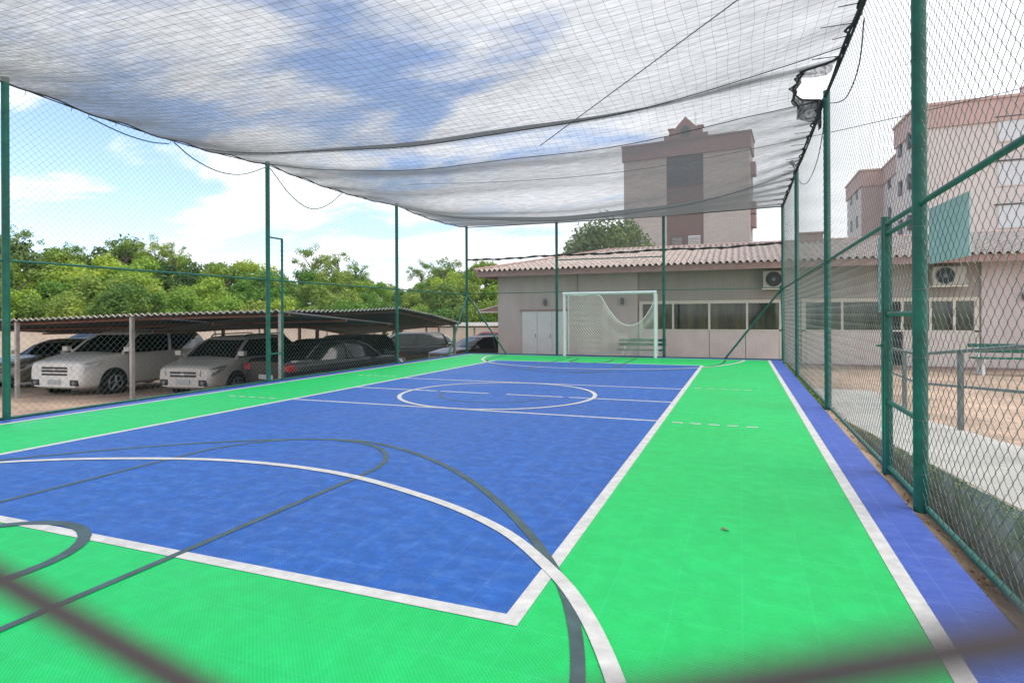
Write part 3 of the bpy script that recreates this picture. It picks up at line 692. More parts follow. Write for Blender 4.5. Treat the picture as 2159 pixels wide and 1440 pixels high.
# ------------------------------------------------------------------ clubhouse
tb = thing('clubhouse', 'low mauve clubhouse with a wavy tiled roof behind the far goal', 'building', (0, 11.8, -.35))
def P(x): return x
z_ = lambda z: z+.35
mb = MB(); mb.box(-8.79, 0, 0, -3.42, 8.2, z_(3.02)); mb.build('wall', 'wall', tb)
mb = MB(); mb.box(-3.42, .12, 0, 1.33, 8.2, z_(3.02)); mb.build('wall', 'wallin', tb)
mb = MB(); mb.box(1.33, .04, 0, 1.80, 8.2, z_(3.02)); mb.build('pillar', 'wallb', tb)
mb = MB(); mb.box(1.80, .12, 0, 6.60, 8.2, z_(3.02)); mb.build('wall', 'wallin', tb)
mb = MB(); mb.box(6.60, .02, 0, 18, 8.2, z_(3.02)); mb.build('wall', 'wallb', tb)
mb = MB(); mb.box(-9.4, -.70, z_(2.80), 18, -.64, z_(3.02)); mb.box(-9.4, -.64, z_(2.80), -9.34, 8.5, z_(3.02)); mb.build('fascia', 'fascia', tb)
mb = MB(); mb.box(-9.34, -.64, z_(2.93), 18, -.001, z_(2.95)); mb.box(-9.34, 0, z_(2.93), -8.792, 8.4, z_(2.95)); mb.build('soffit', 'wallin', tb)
mb = MB(); mb.box(-8.6, -.012, z_(2.84), 18, -.003, z_(2.855)); 
# roof
wl_ = .205; xsr = []; x = -9.46
while x < 18.1: xsr.append(x); x += wl_/8
def roofz(x, yy, row):
    base = z_(3.03)+.235*min(yy+.74, max(0, (x+9.5)*1.0), 8.9-yy)
    return base+.046*math.cos(2*math.pi*x/wl_)+row
ysr = []
for k in range(13):
    ya = -.76+k*.405
    ysr += [(ya, .022), (ya+.398, 0.0)]
ysr += [(4.6, 0), (8.8, 0)]
mb = MB(); rows = [[(x, yy, roofz(x, yy, rz)) for x in xsr] for yy, rz in ysr]; mb.grid(rows)
mb.grid([[(x, ysr[0][0], roofz(x, ysr[0][0], ysr[0][1])-.022) for x in xsr], rows[0]])
roof = mb.build('roof', 'tile', tb, smooth=True, sharp=50)
mb = MB(); mb.tube([(-9.46,-.74,z_(3.06)),(-5.3,3.95,z_(4.12)),(18,4.0,z_(4.12))], .07, 8); mb.build('ridge', 'fascia', roof, smooth=True)
mb = MB(); mb.box(2.1, 3.3, z_(3.7), 2.85, 3.9, z_(4.32)); mb.box(2.04, 3.24, z_(4.32), 2.91, 3.96, z_(4.38)); mb.build('chimney', 'fascia', roof, bevel=.01)
# cabinet doors
cb = MB(); cb.box(-7.76, -.10, .05, -5.98, -.002, z_(1.50)); cab = cb.build('meter_cabinet', 'cabinet', tb, bevel=.006)
for k in range(3):
    mb = MB(); x0 = -7.72+k*.585; mb.box(x0, -.125, .12, x0+.565, -.102, z_(1.46)); d = mb.build('cabinet_door', 'cabinet', cab, bevel=.004)
    mb = MB(); mb.box(x0+.5, -.14, .85, x0+.52, -.127, .98); mb.build('handle', 'rail', d)
mb = MB(); mb.box(-7.84, -.15, z_(1.502), -5.92, -.001, z_(1.56)); mb.build('cabinet_lintel', 'fascia', tb)
for x in (-6.85, -3.95, 7.6):
    y0 = -.002 if x < 7 else .018
    mb = MB(); mb.tube([(x, y0-.03, z_(1.72)), (x, y0-.09, z_(1.74)), (x, y0-.10, z_(1.95))], [.03,.06,.05], 12); mb.box(x-.05, y0-.03, z_(1.78), x+.05, y0, z_(1.9)); mb.build('wall_lamp', 'rail', tb, smooth=True)
mb = MB(); mb.tube([(-5.6,-.02,z_(2.9)),(-5.6,-.02,z_(2.0))], .012, 6); mb.build('conduit', 'rail', tb)
# window strips
def strip(x0, x1, mull, posts, door=None):
    yb = .118
    fr = MB(); zt, zb = z_(1.82), z_(.83)
    fr.box(x0, yb-.05, z_(1.71), x1, yb, zt); fr.box(x0, yb-.05, zb-.05, x1, yb, zb)
    for m in mull: fr.box(m-.035, yb-.048, zb, m+.035, yb, z_(1.71))
    for m in (x0+.06, x1-.06): fr.box(m-.06, yb-.05, 0, m+.06, yb, z_(1.71))
    frame = fr.build('window_frame', 'cream', tb)
    xs2 = [x0+.12]+[m for m in mull]+[x1-.12]
    for a, b in zip(xs2, xs2[1:]):
        if door and a >= door[0]-.1 and b <= door[1]+.1: continue
        mb = MB(); mb.quad((a+.03, yb-.02, zb), (b-.03, yb-.02, zb), (b-.03, yb-.02, z_(1.71)), (a+.03, yb-.02, z_(1.71))); mb.build('window_pane', 'glass', frame)
    for a, b in zip(posts, posts[1:]):
        mb = MB(); mb.box(a+.01, yb-.042, .02, b-.01, yb, zb-.052); mb.build('lower_panel', 'panel', tb, bevel=.004)
strip(-3.37, 1.30, [-2.2, -1.0, .2], [-3.25, -1.0, .15, 1.18])
strip(1.84, 6.56, [3.0, 4.25, 4.62, 5.35, 5.95], [1.96, 4.22], (4.25, 4.62))
mb = MB(); mb.box(4.65, .076, .02, 6.44, .118, z_(.83)-.052); mb.build('lower_panel', 'panel', tb, bevel=.004)
mb = MB(); mb.quad((4.25,.10,.02),(4.62,.10,.02),(4.62,.10,z_(1.71)),(4.25,.10,z_(1.71))); mb.build('doorway_shade', 'black', tb)  # flat black sheet painted in for the shade inside the open door
mb = MB(); mb.box(-3.42, -.10, 0, 18, .001, .10); mb.build('plinth', 'fascia', tb)
# no interior is built, the glass colour has painted reflection patches; side canopy on the left
mb = MB(); mb.box(-10.7, 2.2, z_(1.44), -8.8, 4.2, z_(1.50))
mb.quad((-10.7,2.2,z_(1.50)),(-8.8,2.2,z_(1.50)),(-8.8,2.2,z_(1.95))); mb.quad((-10.7,2.2,z_(1.50)),(-8.8,2.2,z_(1.95)),(-8.8,4.2,z_(1.95)),(-10.7,4.2,z_(1.50)))
mb.build('side_canopy', 'fascia', tb)
mb = MB(); mb.tube([(-10.7,2.17,z_(1.47)),(-8.8,2.17,z_(1.47))], .03, 6); mb.tube([(-10.7,2.17,z_(1.52)),(-8.8,2.17,z_(1.97))], .025, 6); mb.build('canopy_trim', 'cream', tb)
# air conditioners
def ac(x, z, label):
    t = thing('air_conditioner', label, 'air conditioner', (x, 11.62, z), 0, 'air conditioners on the clubhouse wall')
    mb = MB(); mb.box(-.42, -.15, -.28, .42, .13, .28); mb.build('casing', 'ac', t, bevel=.02)
    mb = MB(); mb.tube([(-.10,-.153,0),(-.10,-.158,0)], .235, 28); mb.build('fan_opening', 'black', t)
    mb = MB()
    for r in (.06,.11,.16,.215,.24):
        mb.tube([(-.10+r*math.cos(a), -.168, r*math.sin(a)) for a in [2*math.pi*i/24 for i in range(24)]], .004, 4, True)
    for k in range(8):
        a = math.pi*k/8; mb.tube([(-.10+.24*math.cos(a), -.172, .24*math.sin(a)), (-.10-.24*math.cos(a), -.172, -.24*math.sin(a))], .003, 4)
    mb.tube([(-.10,-.165,0),(-.10,-.18,0)], .06, 14)
    mb.build('fan_grille', 'rail', t)
    mb = MB(); mb.box(-.45, -.2, -.33, .45, .14, -.285); mb.build('shelf', 'cream', t)
ac(1.10, 2.47, 'cream air conditioner on the wall above the window strip, seen behind the corner brace')
ac(5.72, 2.45, 'cream air conditioner on the wall seen just right of the fence gate')

# ------------------------------------------------------------------ towers
def tower1():
    p0 = Vector((-8.87, 38.9)); p1 = Vector((.67, 38.1)); d = p1-p0; Lw = d.length; rz = math.atan2(d.y, d.x)
    t = thing('apartment_tower', 'tall mauve and cream tower with a stepped crest, behind the clubhouse', 'apartment tower', (p0.x, p0.y, -.6), rz)
    H = 15.6; u = .0385
    a, b = 3.45, 6.25      # central strip
    mb = MB(); mb.box(0, 0, 0, a, 3.2, H-1.2); mb.box(b, 0, 0, Lw, 3.2, H-1.2); mb.build('wall', 'twhite', t)
    mb = MB(); mb.box(a, .10, 0, b, 3.2, H-1.2); mb.build('central_strip', 'tstrip', t)
    mb = MB()
    for k in range(14): z = H-1.35-k*.155; mb.box(a+.02, .02, z-.07, b-.02, .12, z)
    mb.box(a+.02, .06, H-3.6, b-.02, .10, H-1.25)
    mb.build('louvre', 'tlouv', t)
    mb = MB(); mb.box(-.12, -.12, H-1.2, Lw+.12, 3.3, H-.05); mb.box(-.18, -.18, H-.05, Lw+.18, 3.36, H+.08); mb.build('parapet', 'tband', t)
    c = 4.95
    mb = MB(); mb.box(c-1.65, -.2, H+.08, c+1.65, .3, H+.36); mb.box(c-1.25, -.2, H+.36, c+1.25, .3, H+.86)
    mb.prismy([(c-.85,H+.86),(c+.85,H+.86),(c,H+1.75)], -.2, .3); mb.box(c-1.35,-.24,H+.86,c-.85,.3,H+.95); mb.box(c+.85,-.24,H+.86,c+1.35,.3,H+.95); mb.build('crest', 'tband', t)
    mb = MB(); mb.tube([(c,-.21,H+.62),(c,-.27,H+.62)], .42, 24); mb.build('medallion', 'rail', t, smooth=True)
    mb = MB(); mb.tube([(c,-.272,H+.62),(c,-.30,H+.62)], .27, 24); mb.build('medallion_centre', 'tlouv', t, smooth=True)
    mb = MB(); mb.tube([(c+.75,.1,H+.9),(c+.75,.1,H+2.1)], .015, 5); mb.build('antenna', 'rope', t)
    for k in range(5):
        z = 7.45+k*2.7-.0
        if k == 0:
            for x in (a+.35, a+1.65):
                f = MB(); f.box(x, .03, z-.2, x+.9, .10, z+.62); fo = f.build('window', 'shutter' if x > a+1 else 'tlouv', t)
                g = MB(); [g.box(x+.05, .0, z-.15+.12*q, x+.85, .028, z-.09+.12*q) for q in range(6)]; g.build('shutter_slats', 'wallin', fo)
    for k, z in enumerate((12.6, 9.6, 8.6, 6.0)):
        mb = MB(); mb.box(Lw+.0, .8, z, Lw+.35, 2.2, z+.9); mb.build('window_hood', 'tband', t)
    for k, z in enumerate((3.0,5.8,8.6,11.4)):
        mb = MB(); mb.box(Lw+.002, 2.3, z, Lw+.03, 2.9, z+1.2); mb.build('window', 'tlouv', t)
tower1()
def tower2():
    t = thing('apartment_block', 'large pale apartment block with a salmon top band, right of the gate post', 'apartment block', (10.73, 35.64, -.6))
    H = 15.3; B = 1.5
    poly = [(0,0),(22,0),(22,26),(-.15,26),(-.15,18.2),(1.63,18.2),(1.63,4.7),(-.21,4.7)]
    mb = MB(); mb.prism(poly, 0, H-B); mb.build('wall', 'rcream', t)
    out_ = [(-.12,-.12),(22.1,-.12),(22.1,26.1),(-.27,26.1),(-.27,18.08),(1.51,18.08),(1.51,4.82),(-.33,4.82)]
    mb = MB(); mb.prism(out_, H-B, H-.1); mb.prism([(x+(-.08 if x < 2 else .08), y+(-.08 if y < 1 or 17 < y < 19 else .08)) for x, y in out_], H-.1, H+.06); mb.build('parapet', 'rpink', t)
    mb = MB(); mb.box(6.0, -.1, H+.06, 9, 2, H+1.0); mb.build('roof_box', 'rpink', t)
    mb = MB(); mb.quad((-.16,18.17,0),(1.6,18.17,0),(1.6,18.17,H-B-.01),(-.16,18.17,H-B-.01)); mb.build('recess_wall', 'rwall', t)
    def win(x0, x1, z0, z1, m='shutter'):
        f = MB(); f.box(x0-.06, -.05, z0-.06, x1+.06, -.002, z1+.06); fo = f.build('window_frame', 'rcream', t)
        g = MB(); g.box(x0, -.07, z0, x1, -.052, z1); g.build('shutter', m, fo)
        h = MB(); h.box(x0-.2, -.14, z1+.07, x1+.2, -.002, z1+.13); h.build('sill', 'tlouv', t)
    for zt, zb in ((13.35,11.95),(10.65,9.2),(7.95,6.6),(5.2,3.9)):
        for x0 in (4.2, 8.2, 12.5):
            win(x0, x0+2.4, zb+.6, zt+.6)
    mb = MB()
    for k in range(5):
        z = 2.0+k*2.75
        for y, w in ((1.2,.5),(3.3,.7)): mb.box(-.24, y, z, -.215 if y > 4.7 else -.0, y+w, z+1.0) if 0 else mb.box(-.26+y*.0, y, z, .2, y+w, z+1.0)
        for y in (6.5, 9, 12, 15.2): mb.box(1.60, y, z, 1.7, y+1.1, z+1.1)
        for y in (20, 23): mb.box(-.18, y, z, 0, y+.9, z+1.1)
    mb.f = mb.f; 
    for k in range(0, len(mb.v), 8):
        q = MB(); q.v = mb.v[k:k+8]; q.f = [(0,3,2,1),(4,5,6,7),(0,1,5,4),(1,2,6,5),(2,3,7,6),(3,0,4,7)]; q.build('side_window', 'tlouv', t)
    for k in range(5):
        q = MB(); z = 1.7+k*2.75; q.box(1.1, 6.2, z-.1, 1.63, 7.9, z+.0); q.box(1.1, 6.2, z, 1.14, 7.9, z+.9); q.build('balcony', 'rcream', t)
tower2()

# ------------------------------------------------------------------ parking: wall, carports
def wall_between(name, label, pts, h, th_, m):
    t = thing(name, label, 'wall', (0,0,0)); mb = MB(); P_ = [Vector(p) for p in pts]; rows = []
    for p in P_: rows.append([(p.x, p.y, -2.2), (p.x, p.y, h(p)), (p.x-.1, p.y+th_, h(p)), (p.x-.1, p.y+th_, -2.2)])
    mb.grid(rows); mb.f = [f[::-1] for f in mb.f]; mb.build('render_face', m, t)
    mb = MB(); mb.tube([(p.x, p.y, h(p)+.03) for p in P_], .10, 6); mb.build('coping', m, t, smooth=True)
    return t
wall_between('boundary_wall', 'long cream boundary wall below the wooded hillside', [(-75,-8),(-47.7,8.65),(-42.3,12.9),(-32,21.2),(-16.6,31.5),(-6,38.5)], lambda p: .62-.008*(depth(p.x,p.y)-36), .3, 'creamwall')
def corrug(mb, a, b, back, wl=.18, amp=.025, sagf=None):
    """sheet whose near edge runs a -> b, ridges run along 'back'"""
    a = Vector(a); b = Vector(b); back = Vector(back); n = max(2, int((b-a).length/(wl/6))); rows = [[], []]
    for k in range(n+1):
        u = k/n; p = a.lerp(b, u); s = u*(b-a).length; z = amp*math.sin(2*math.pi*s/wl)
        rows[0].append((p.x, p.y, p.z+z)); q = p+back; rows[1].append((q.x, q.y, q.z+z))
    return mb.grid(rows)
def carport(label, edge, back, postat, roofm, hpost, postm='cpost', group='carports over the parked cars', amp=.025, rimm='cpale'):
    t = thing('carport', label, 'carport', edge[0], 0, group); o = Vector(edge[0]); E_ = [Vector(p)-o for p in edge]
    mb = MB()
    for a, b in zip(E_, E_[1:]): corrug(mb, a, b, back, amp=amp)
    mb.build('roof', roofm, t, smooth=True, sharp=60)
    mb = MB(); mb2 = MB()
    for a, b in zip(E_, E_[1:]):
        n = max(2, int((b-a).length/.03)); mb2.tube([(p.x, p.y, p.z+.012+amp*math.sin(2*math.pi*(k/n*(b-a).length)/.18)) for k, p in enumerate([a.lerp(b, k/n) for k in range(n+1)])], .016, 4)
    mb2.build('roof_rim', rimm, t, smooth=True)
    bk = Vector(back)
    for f in (.06, .5, .94):
        mb.tube([(p+bk*f-Vector((0,0,.06))) for p in E_], .035, 6)
    mb.build('purlins', 'redpost', t)
    for (i, u, f, m) in postat:
        p = E_[i].lerp(E_[i+1], u)+bk*f; g = park_z(p.x+o.x, p.y+o.y)-o.z
        q = MB(); q.box(p.x-.04, p.y-.04, g, p.x+.04, p.y+.04, p.z-.03); q.build('post', m, t)
    return t
carport('long carport nearest the left fence, white SUV under it', [(-22,-1.2,1.18),(-17.06,-.08,1.27),(-13.52,.38,1.38),(-9.45,.92,1.46)], (-.4,5.2,-.36),
        [(0,.3,.02,'cpost'),(0,1,.02,'cpost'),(1,1,.02,'cpost'),(2,.985,.02,'cpost'),(0,.5,.95,'redpost'),(1,.5,.95,'redpost'),(2,.4,.95,'redpost')], 'cgal', 2)
carport('carport running along the fence between the second and last post', [(-9.72,1.6,1.46),(-9.78,3.3,1.46),(-9.85,6.5,1.57),(-9.9,8.6,1.36),(-9.95,10.9,1.04)], (-5.4,.4,-.50),
        [(1,.8,.96,'redpost'),(2,.5,.96,'redpost'),(3,.6,.96,'redpost'),(3,.98,.05,'cpost')], 'cgal', 2)
carport('pale roofed carport far back, in front of the cream wall', [(-26.5,11.8,.82),(-18.6,17.8,.76),(-10.4,23.8,.70)], (-2.6,3.6,.16),
        [(0,.2,.05,'cpost'),(0,.5,.05,'cpost'),(0,.75,.05,'cpost'),(1,.0,.05,'cpost'),(1,.28,.05,'redpost'),(1,.55,.05,'cpost'),(1,.8,.05,'redpost'),(0,.35,.95,'cpost'),(1,.4,.95,'cpost')], 'cpale', 1.9)

# ------------------------------------------------------------------ cars
def make_car(label, loc, heading, kind, pm, tailside=False, lamps='lamp', cat='car', roofrail=False):
    """heading: world direction of the nose.  local +x = nose"""
    D_ = dict(suv=(4.65,.94,1.70,.93,1.14), hatch=(3.95,.87,1.54,.80,1.02), sedan=(4.5,.88,1.46,.78,.98), van=(4.3,.87,1.64,.82,1.05))[kind]
    Ln, hw, H, hood0, belt = D_
    t = thing('parked_car', label, cat, loc, math.atan2(heading[1], heading[0]))
    nose = Ln/2
    if kind == 'sedan': roof = (.95, -1.25); base = (1.45, -1.75); rear_h = belt+.04
    elif kind == 'hatch': roof = (.45, -1.55); base = (1.15, -1.88); rear_h = belt
    elif kind == 'van': roof = (.55, -1.85); base = (1.45, -2.08); rear_h = belt
    else: roof = (.55, -1.85); base = (1.25, -2.20); rear_h = belt
    if kind == 'sedan': roof = (.35, -.95); base = (1.05, -1.65)
    st = [(-Ln/2,.80,.42,rear_h-.10),(-Ln/2+.05,.90,.30,rear_h-.02),(-Ln/2+.18,.96,.24,rear_h),(-Ln/2+.5,.99,.21,rear_h),(-1.0,1,.20,belt),(0,1,.20,belt),(base[0],.995,.20,belt-.01),
          (nose-.75,.98,.21,lerp(belt,hood0+.16,.5)),(nose-.36,.965,.22,hood0+.07),(nose-.15,.93,.24,hood0+.035),(nose-.04,.87,.27,hood0-.0),(nose,.80,.31,hood0-.05)]
    def sec(s):
        x, wf, lo, hi = s; w2 = hw*wf
        return [(x,0,lo),(x,w2*.86,lo),(x,w2*.97,lo+.09),(x,w2,lerp(lo,hi,.38)),(x,w2,lerp(lo,hi,.62)),(x,w2*.975,lerp(lo,hi,.84)),(x,w2*.93,hi-.015),(x,w2*.80,hi+.012),(x,w2*.4,hi+.028),(x,0,hi+.034)]
    mb = MB(); S_ = [sec(s) for s in st]; full_ = []
    for s in S_: full_.append([(x, -y, z) for x, y, z in s]+[(x, y, z) for x, y, z in s[::-1]])
    mb.grid(full_); n = len(full_[0])
    mb.f.append(tuple(range(n))); b = (len(st)-1)*n; mb.f.append(tuple(range(b, b+n))[::-1])
    body = mb.build('body', pm, t, smooth=True, sharp=35)
    sm_ = body.modifiers.new('sub', 'SUBSURF'); sm_.levels = 1; sm_.render_levels = 1
    # greenhouse
    rw = hw*.70; bw = hw*.925
    def ring(x0, x1, w0, z, inset=.0, rnd=.12):
        pts = [(x1, -w0*.80), (x1+.04, -w0*.55) , (x1+.05, 0), (x1+.04, w0*.55), (x1, w0*.80), (x1-rnd, w0), ((x0+x1)/2, w0*1.012), (x0+rnd, w0), (x0, w0*.80), (x0-.03, w0*.5), (x0-.04, 0), (x0-.03, -w0*.5), (x0, -w0*.80), (x0+rnd, -w0), ((x0+x1)/2, -w0*1.012), (x1-rnd, -w0)]
        return [(x, y, z) for x, y in pts]
    r0 = ring(base[1], base[0], bw, belt-.03); r1 = ring(lerp(base[1],roof[1],.55), lerp(base[0],roof[0],.52), lerp(bw,rw,.48), lerp(belt,H,.52)); r2 = ring(roof[1], roof[0], rw, H-.09)
    mb = MB(); mb.grid([q+[q[0]] for q in (r0, r1, r2)]); mb.build('windows', 'cglass', t, smooth=True, sharp=60)
    ro = ring(roof[1]-.03, roof[0]+.03, rw+.02, H-.10); rp = ring(roof[1]+.02, roof[0]-.04, rw-.02, H-.035); rq = ring(roof[1]+.25, roof[0]-.3, rw*.75, H-.002)
    mb = MB(); mb.grid([q+[q[0]] for q in (ro, rp, rq)]); bq = 2*17; mb.f.append(tuple(bq+i for i in range(16)))
    mb.build('roof', pm, t, smooth=True, sharp=80)
    for sgn in (-1, 1):
        def pl(i): return [Vector(r0[i]), Vector(r1[i]), Vector(r2[i])]
        for i in ((5,8,6) if sgn > 0 else (15,12,14)):
            mb = MB(); mb.tube([p+Vector((0, sgn*.004, 0)) for p in pl(i)], [.045,.04,.035], 6); mb.build('pillar', pm, t, smooth=True)
    if roofrail:
        for sgn in (-1, 1):
            mb = MB(); mb.tube([(roof[0]-.1, sgn*rw*.9, H-.03), (roof[0]-.2, sgn*rw*.9, H+.04), (roof[1]+.2, sgn*rw*.9, H+.04), (roof[1]+.1, sgn*rw*.9, H-.03)], .018, 6); mb.build('roof_rail', 'chrome', t, smooth=True)
    # wheels
    wr = .34 if kind == 'suv' else .30
    for x in (nose-.88, -nose+.86):
        for sgn in (-1, 1):
            mb = MB(); mb.tube([(x, sgn*(hw-.10), wr+.02), (x, sgn*(hw+.006), wr+.02)], wr*1.17, 26)
            mb.build('wheel_arch', 'black', t)
            mb = MB(); mb.tube([(x, sgn*(hw-.14), wr), (x, sgn*(hw+.01), wr), (x, sgn*(hw+.028), wr)], [wr, wr, wr*.93], 26); wh = mb.build('wheel', 'tyre', t, smooth=True)
            mb = MB(); yo = sgn*(hw+.036)
            mb.tube([(x+wr*.60*math.cos(a), yo, wr+wr*.60*math.sin(a)) for a in [2*math.pi*k/22 for k in range(22)]], .022, 6, True)
            for k in range(5):
                a = 2*math.pi*k/5+.3; mb.tube([(x, yo+sgn*.004, wr), (x+wr*.58*math.cos(a), yo, wr+wr*.58*math.sin(a))], [.045,.030], 6)
            mb.build('rim', 'rim', wh, smooth=True)
    # front
    fx = nose+.012; gw = hw*.44
    mb = MB()
    for k in range(3 if kind == 'suv' else 2):
        zc = hood0-.13-.085*k; mb.box(fx-.20, -gw, zc-.024, fx, gw, zc+.024)
    gr = mb.build('grille', 'black', t, bevel=.006)
    mb = MB(); mb.box(fx-.18, -gw-.02, hood0-.178, fx+.008, gw+.02, hood0-.165); mb.box(fx-.18, -.06, hood0-.20, fx+.014, .06, hood0-.14); mb.build('grille_trim', 'chrome', gr, bevel=.004)
    mb = MB(); mb.box(fx-.25, -gw*1.1, .30, fx-.02, gw*1.1, .38); mb.build('lower_grille', 'black', t, bevel=.01)
    mb = MB(); mb.box(fx-.01, -.20, .385, fx+.012, .20, .50); mb.build('number_plate', 'plateg', t)
    for sgn in (-1, 1):
        mb = MB(); mb.box(nose-.12, sgn*hw*.52, .34, nose+.012, sgn*hw*.80, .50); mb.build('fog_recess', 'black', t, bevel=.02)
        P_ = [(nose-.015,.56,hood0-.20),(nose-.10,.90,hood0-.21),(nose-.45,.968,hood0-.08),(nose-.58,.975,hood0+.03),(nose-.36,.955,hood0+.02),(nose-.13,.90,hood0-.02),(nose-.02,.60,hood0-.07)]
        mb = MB(); b = 0; pts = [(x+.03, sgn*hw*(y+.012), z) for x, y, z in P_]; cen = Vector((nose-.20, sgn*hw*.86, hood0-.05))+Vector((.03, sgn*.02, .0))
        for i in range(len(pts)): mb.quad(cen, pts[i], pts[(i+1) % len(pts)])
        back_ = [(x-.06, y*.94, z) for x, y, z in pts]
        for i in range(len(pts)): j = (i+1) % len(pts); mb.quad(pts[i], pts[j], back_[j], back_[i])
        mb.build('headlight', lamps, t)
        mb = MB(); mb.tube([(nose-.05, sgn*hw*.66, .42), (nose+.02, sgn*hw*.66, .42)], .055, 12); mb.build('fog_light', 'lampd', t, smooth=True)
        # tail lamp
        mb = MB(); mb.box(-nose-.010, sgn*hw*.68, rear_h-.30, -nose+.18, sgn*hw*.955, rear_h-.13); mb.build('tail_light', 'tail', t, bevel=.03)
        mb = MB(); mb.tube([(base[0]-.18, sgn*hw*.93, belt+.03), (base[0]-.14, sgn*(hw+.06), belt+.06)], .02, 6); mb.box(base[0]-.20, sgn*(hw+.02), belt+.02, base[0]-.06, sgn*(hw+.20), belt+.15); mb.build('wing_mirror', pm, t, bevel=.02)
        mb = MB()
        for x in (base[0]-.25, (roof[0]+roof[1])/2): mb.tube([(x, sgn*(hw+.001), .32), (x, sgn*(hw+.002), belt-.12)], .006, 4)
        mb.build('door_seam', 'black', t)
        for x in (.0, -.95):
            mb = MB(); mb.box(x, sgn*(hw-.01), belt-.17, x+.17, sgn*(hw+.03), belt-.14); mb.build('door_handle', pm, t, bevel=.006)
    mb = MB(); mb.box(-nose-.01, -.26, .52, -nose+.02, .26, .63); mb.build('rear_plate', 'plateg', t)
    mb = MB(); mb.box(-nose-.02, -hw*.75, .30, -nose+.1, hw*.75, .40); mb.build('rear_bumper_trim', 'black', t, bevel=.01)
    return t
white = paint('white car paint', (.74, .73, .70), .35, .05); silver = paint('silver car paint', (.56, .54, .51), .35, .2); blackp = paint('black car paint', (.012, .013, .016), .22, 0)
greyp = paint('dark grey car paint', (.035, .037, .042), .3, .2); beige = paint('beige car paint', (.26, .24, .20), .3, .4); redp = paint('red car paint', (.22, .015, .03), .3, .1); brownp = paint('dark brown car paint', (.035, .022, .022), .3, .1)
hd = (.139, -.990)
def place(x, y): return (x, y, park_z(x, y))
def behind(nx, ny_, L_, h=hd): return place(nx-h[0]*L_/2, ny_-h[1]*L_/2)
make_car('white SUV parked nose out under the near carport, left of the silver hatchback', behind(-16.5, .55, 4.65), hd, 'suv', white, lamps='lamp')
make_car('silver hatchback with dark headlights and roof rails, right of the white SUV', behind(-13.1, 1.5, 3.95), hd, 'hatch', silver, lamps='lampd', roofrail=True)
make_car('black sedan with red tail lights beside the fence post with the pipe frame', place(-10.64, 4.28), (.139, .990), 'sedan', blackp)
make_car('beige sedan at the left edge of the parking, behind the first fence post', behind(-20.5, 1.3, 4.5), hd, 'sedan', beige)
make_car('tall dark grey SUV parked behind the windscreen of the white SUV', (-22.0, 5.6, park_z(-22,5.6)+.06), hd, 'suv', greyp)
make_car('dark hatchback parked behind the black sedan', place(-13.4, 8.2), (-.5, -.866), 'hatch', greyp)
make_car('black minivan parked behind the third fence post', place(-15.9, 16.6), (-.80, -.6), 'van', blackp)
make_car('small silver hatchback by the cream wall, right of the minivan', place(-18.9, 25.2), (.80, -.60), 'hatch', silver)
make_car('red SUV half hidden by the left corner of the clubhouse', place(-11.7, 18.6), (-.2, -.98), 'suv', redp)
make_car('dark brown sedan in front of the red SUV at the end of the parking', place(-11.0, 14.9), (-.55, -.83), 'sedan', brownp)

# ------------------------------------------------------------------ trees
def crown_mesh(seed, rx, ry, rz, nclump, nleaf, size, airy=False):
    r_ = random.Random(seed); mb = MB(); cl = []
    for k in range(nclump):
        while True:
            p = Vector((r_.uniform(-1,1), r_.uniform(-1,1), r_.uniform(-1,1)))
            if p.length < 1 and (p.length > .45 or not airy) and p.z > -.75: break
        p = p.normalized()*(p.length**.45) if not airy else p
        cl.append((Vector((p.x*rx, p.y*ry, p.z*rz)), r_.uniform(.75, 1.3)*(.30 if not airy else .22)*min(rx, rz)))
    for c, cr_ in cl:
        for k in range(nleaf):
            d = Vector((r_.gauss(0,1), r_.gauss(0,1), r_.gauss(0,1)*.75)).normalized()*cr_*r_.uniform(.55, 1.08)
            p = c+d; s = size*r_.uniform(.6, 1.4)
            nrm = (d.normalized()+Vector((r_.gauss(0,.6), r_.gauss(0,.6), r_.gauss(0,.6)+.4))).normalized()
            a = nrm.orthogonal().normalized(); a.rotate(Matrix.Rotation(r_.uniform(0,6.28), 3, nrm)); b = nrm.cross(a)
            mb.quad(p-a*s*.5, p+b*s*.3, p+a*s*.5, p-b*s*.3)
    return mb, cl
def make_tree(label, cat, loc, seed, R_, H_, m, group, airy=False, nclump=34, nleaf=110, size=.26, z0=.3, name='hillside_tree'):
    t = thing(name, label, cat, loc, 0, group)
    ch = H_*(1-z0)/2
    mb, cl = crown_mesh(seed, R_, R_, ch, nclump, nleaf, size, airy); cr_ = mb.build('crown', m, t); cr_.location = (0,0,H_-ch)
    r_ = random.Random(seed+1); tb_ = MB(); top_ = H_-ch*1.1
    tb_.tube(smoothpts([(0,0,-.6),(r_.uniform(-.15,.15),.1,top_*.5),(r_.uniform(-.3,.3),0,top_)], 4), [.17*(1-.05*i) for i in range(9)], 7)
    for c, cc_ in r_.sample(cl, min(12 if airy else 8, len(cl))):
        e = c+Vector((0,0,H_-ch)); s0 = Vector((0,0,top_*r_.uniform(.6,.95))); mid = s0.lerp(e, .5)+Vector((r_.uniform(-.2,.2), r_.uniform(-.2,.2), .15))
        tb_.tube([s0, mid, e], [.07,.045,.02], 5)
    tb_.build('trunk', 'trunk', t, smooth=True)
    return t
def cam_pt(px, D):     # world position on the ray through column px at depth D
    r_ = (px-1079.5)/1237*D; a = R(YAW); return (r_*math.cos(a)-D*math.sin(a), CAM.y+r_*math.sin(a)+D*math.cos(a))
kinds = [('bright yellow green bushy tree on the hillside beyond the cream wall','leaf',False),('mid green bushy tree on the hillside beyond the cream wall','leafg',False),('dark green bushy tree on the hillside beyond the cream wall','leafd',False)]
GR = 'trees on the hillside beyond the cream wall'
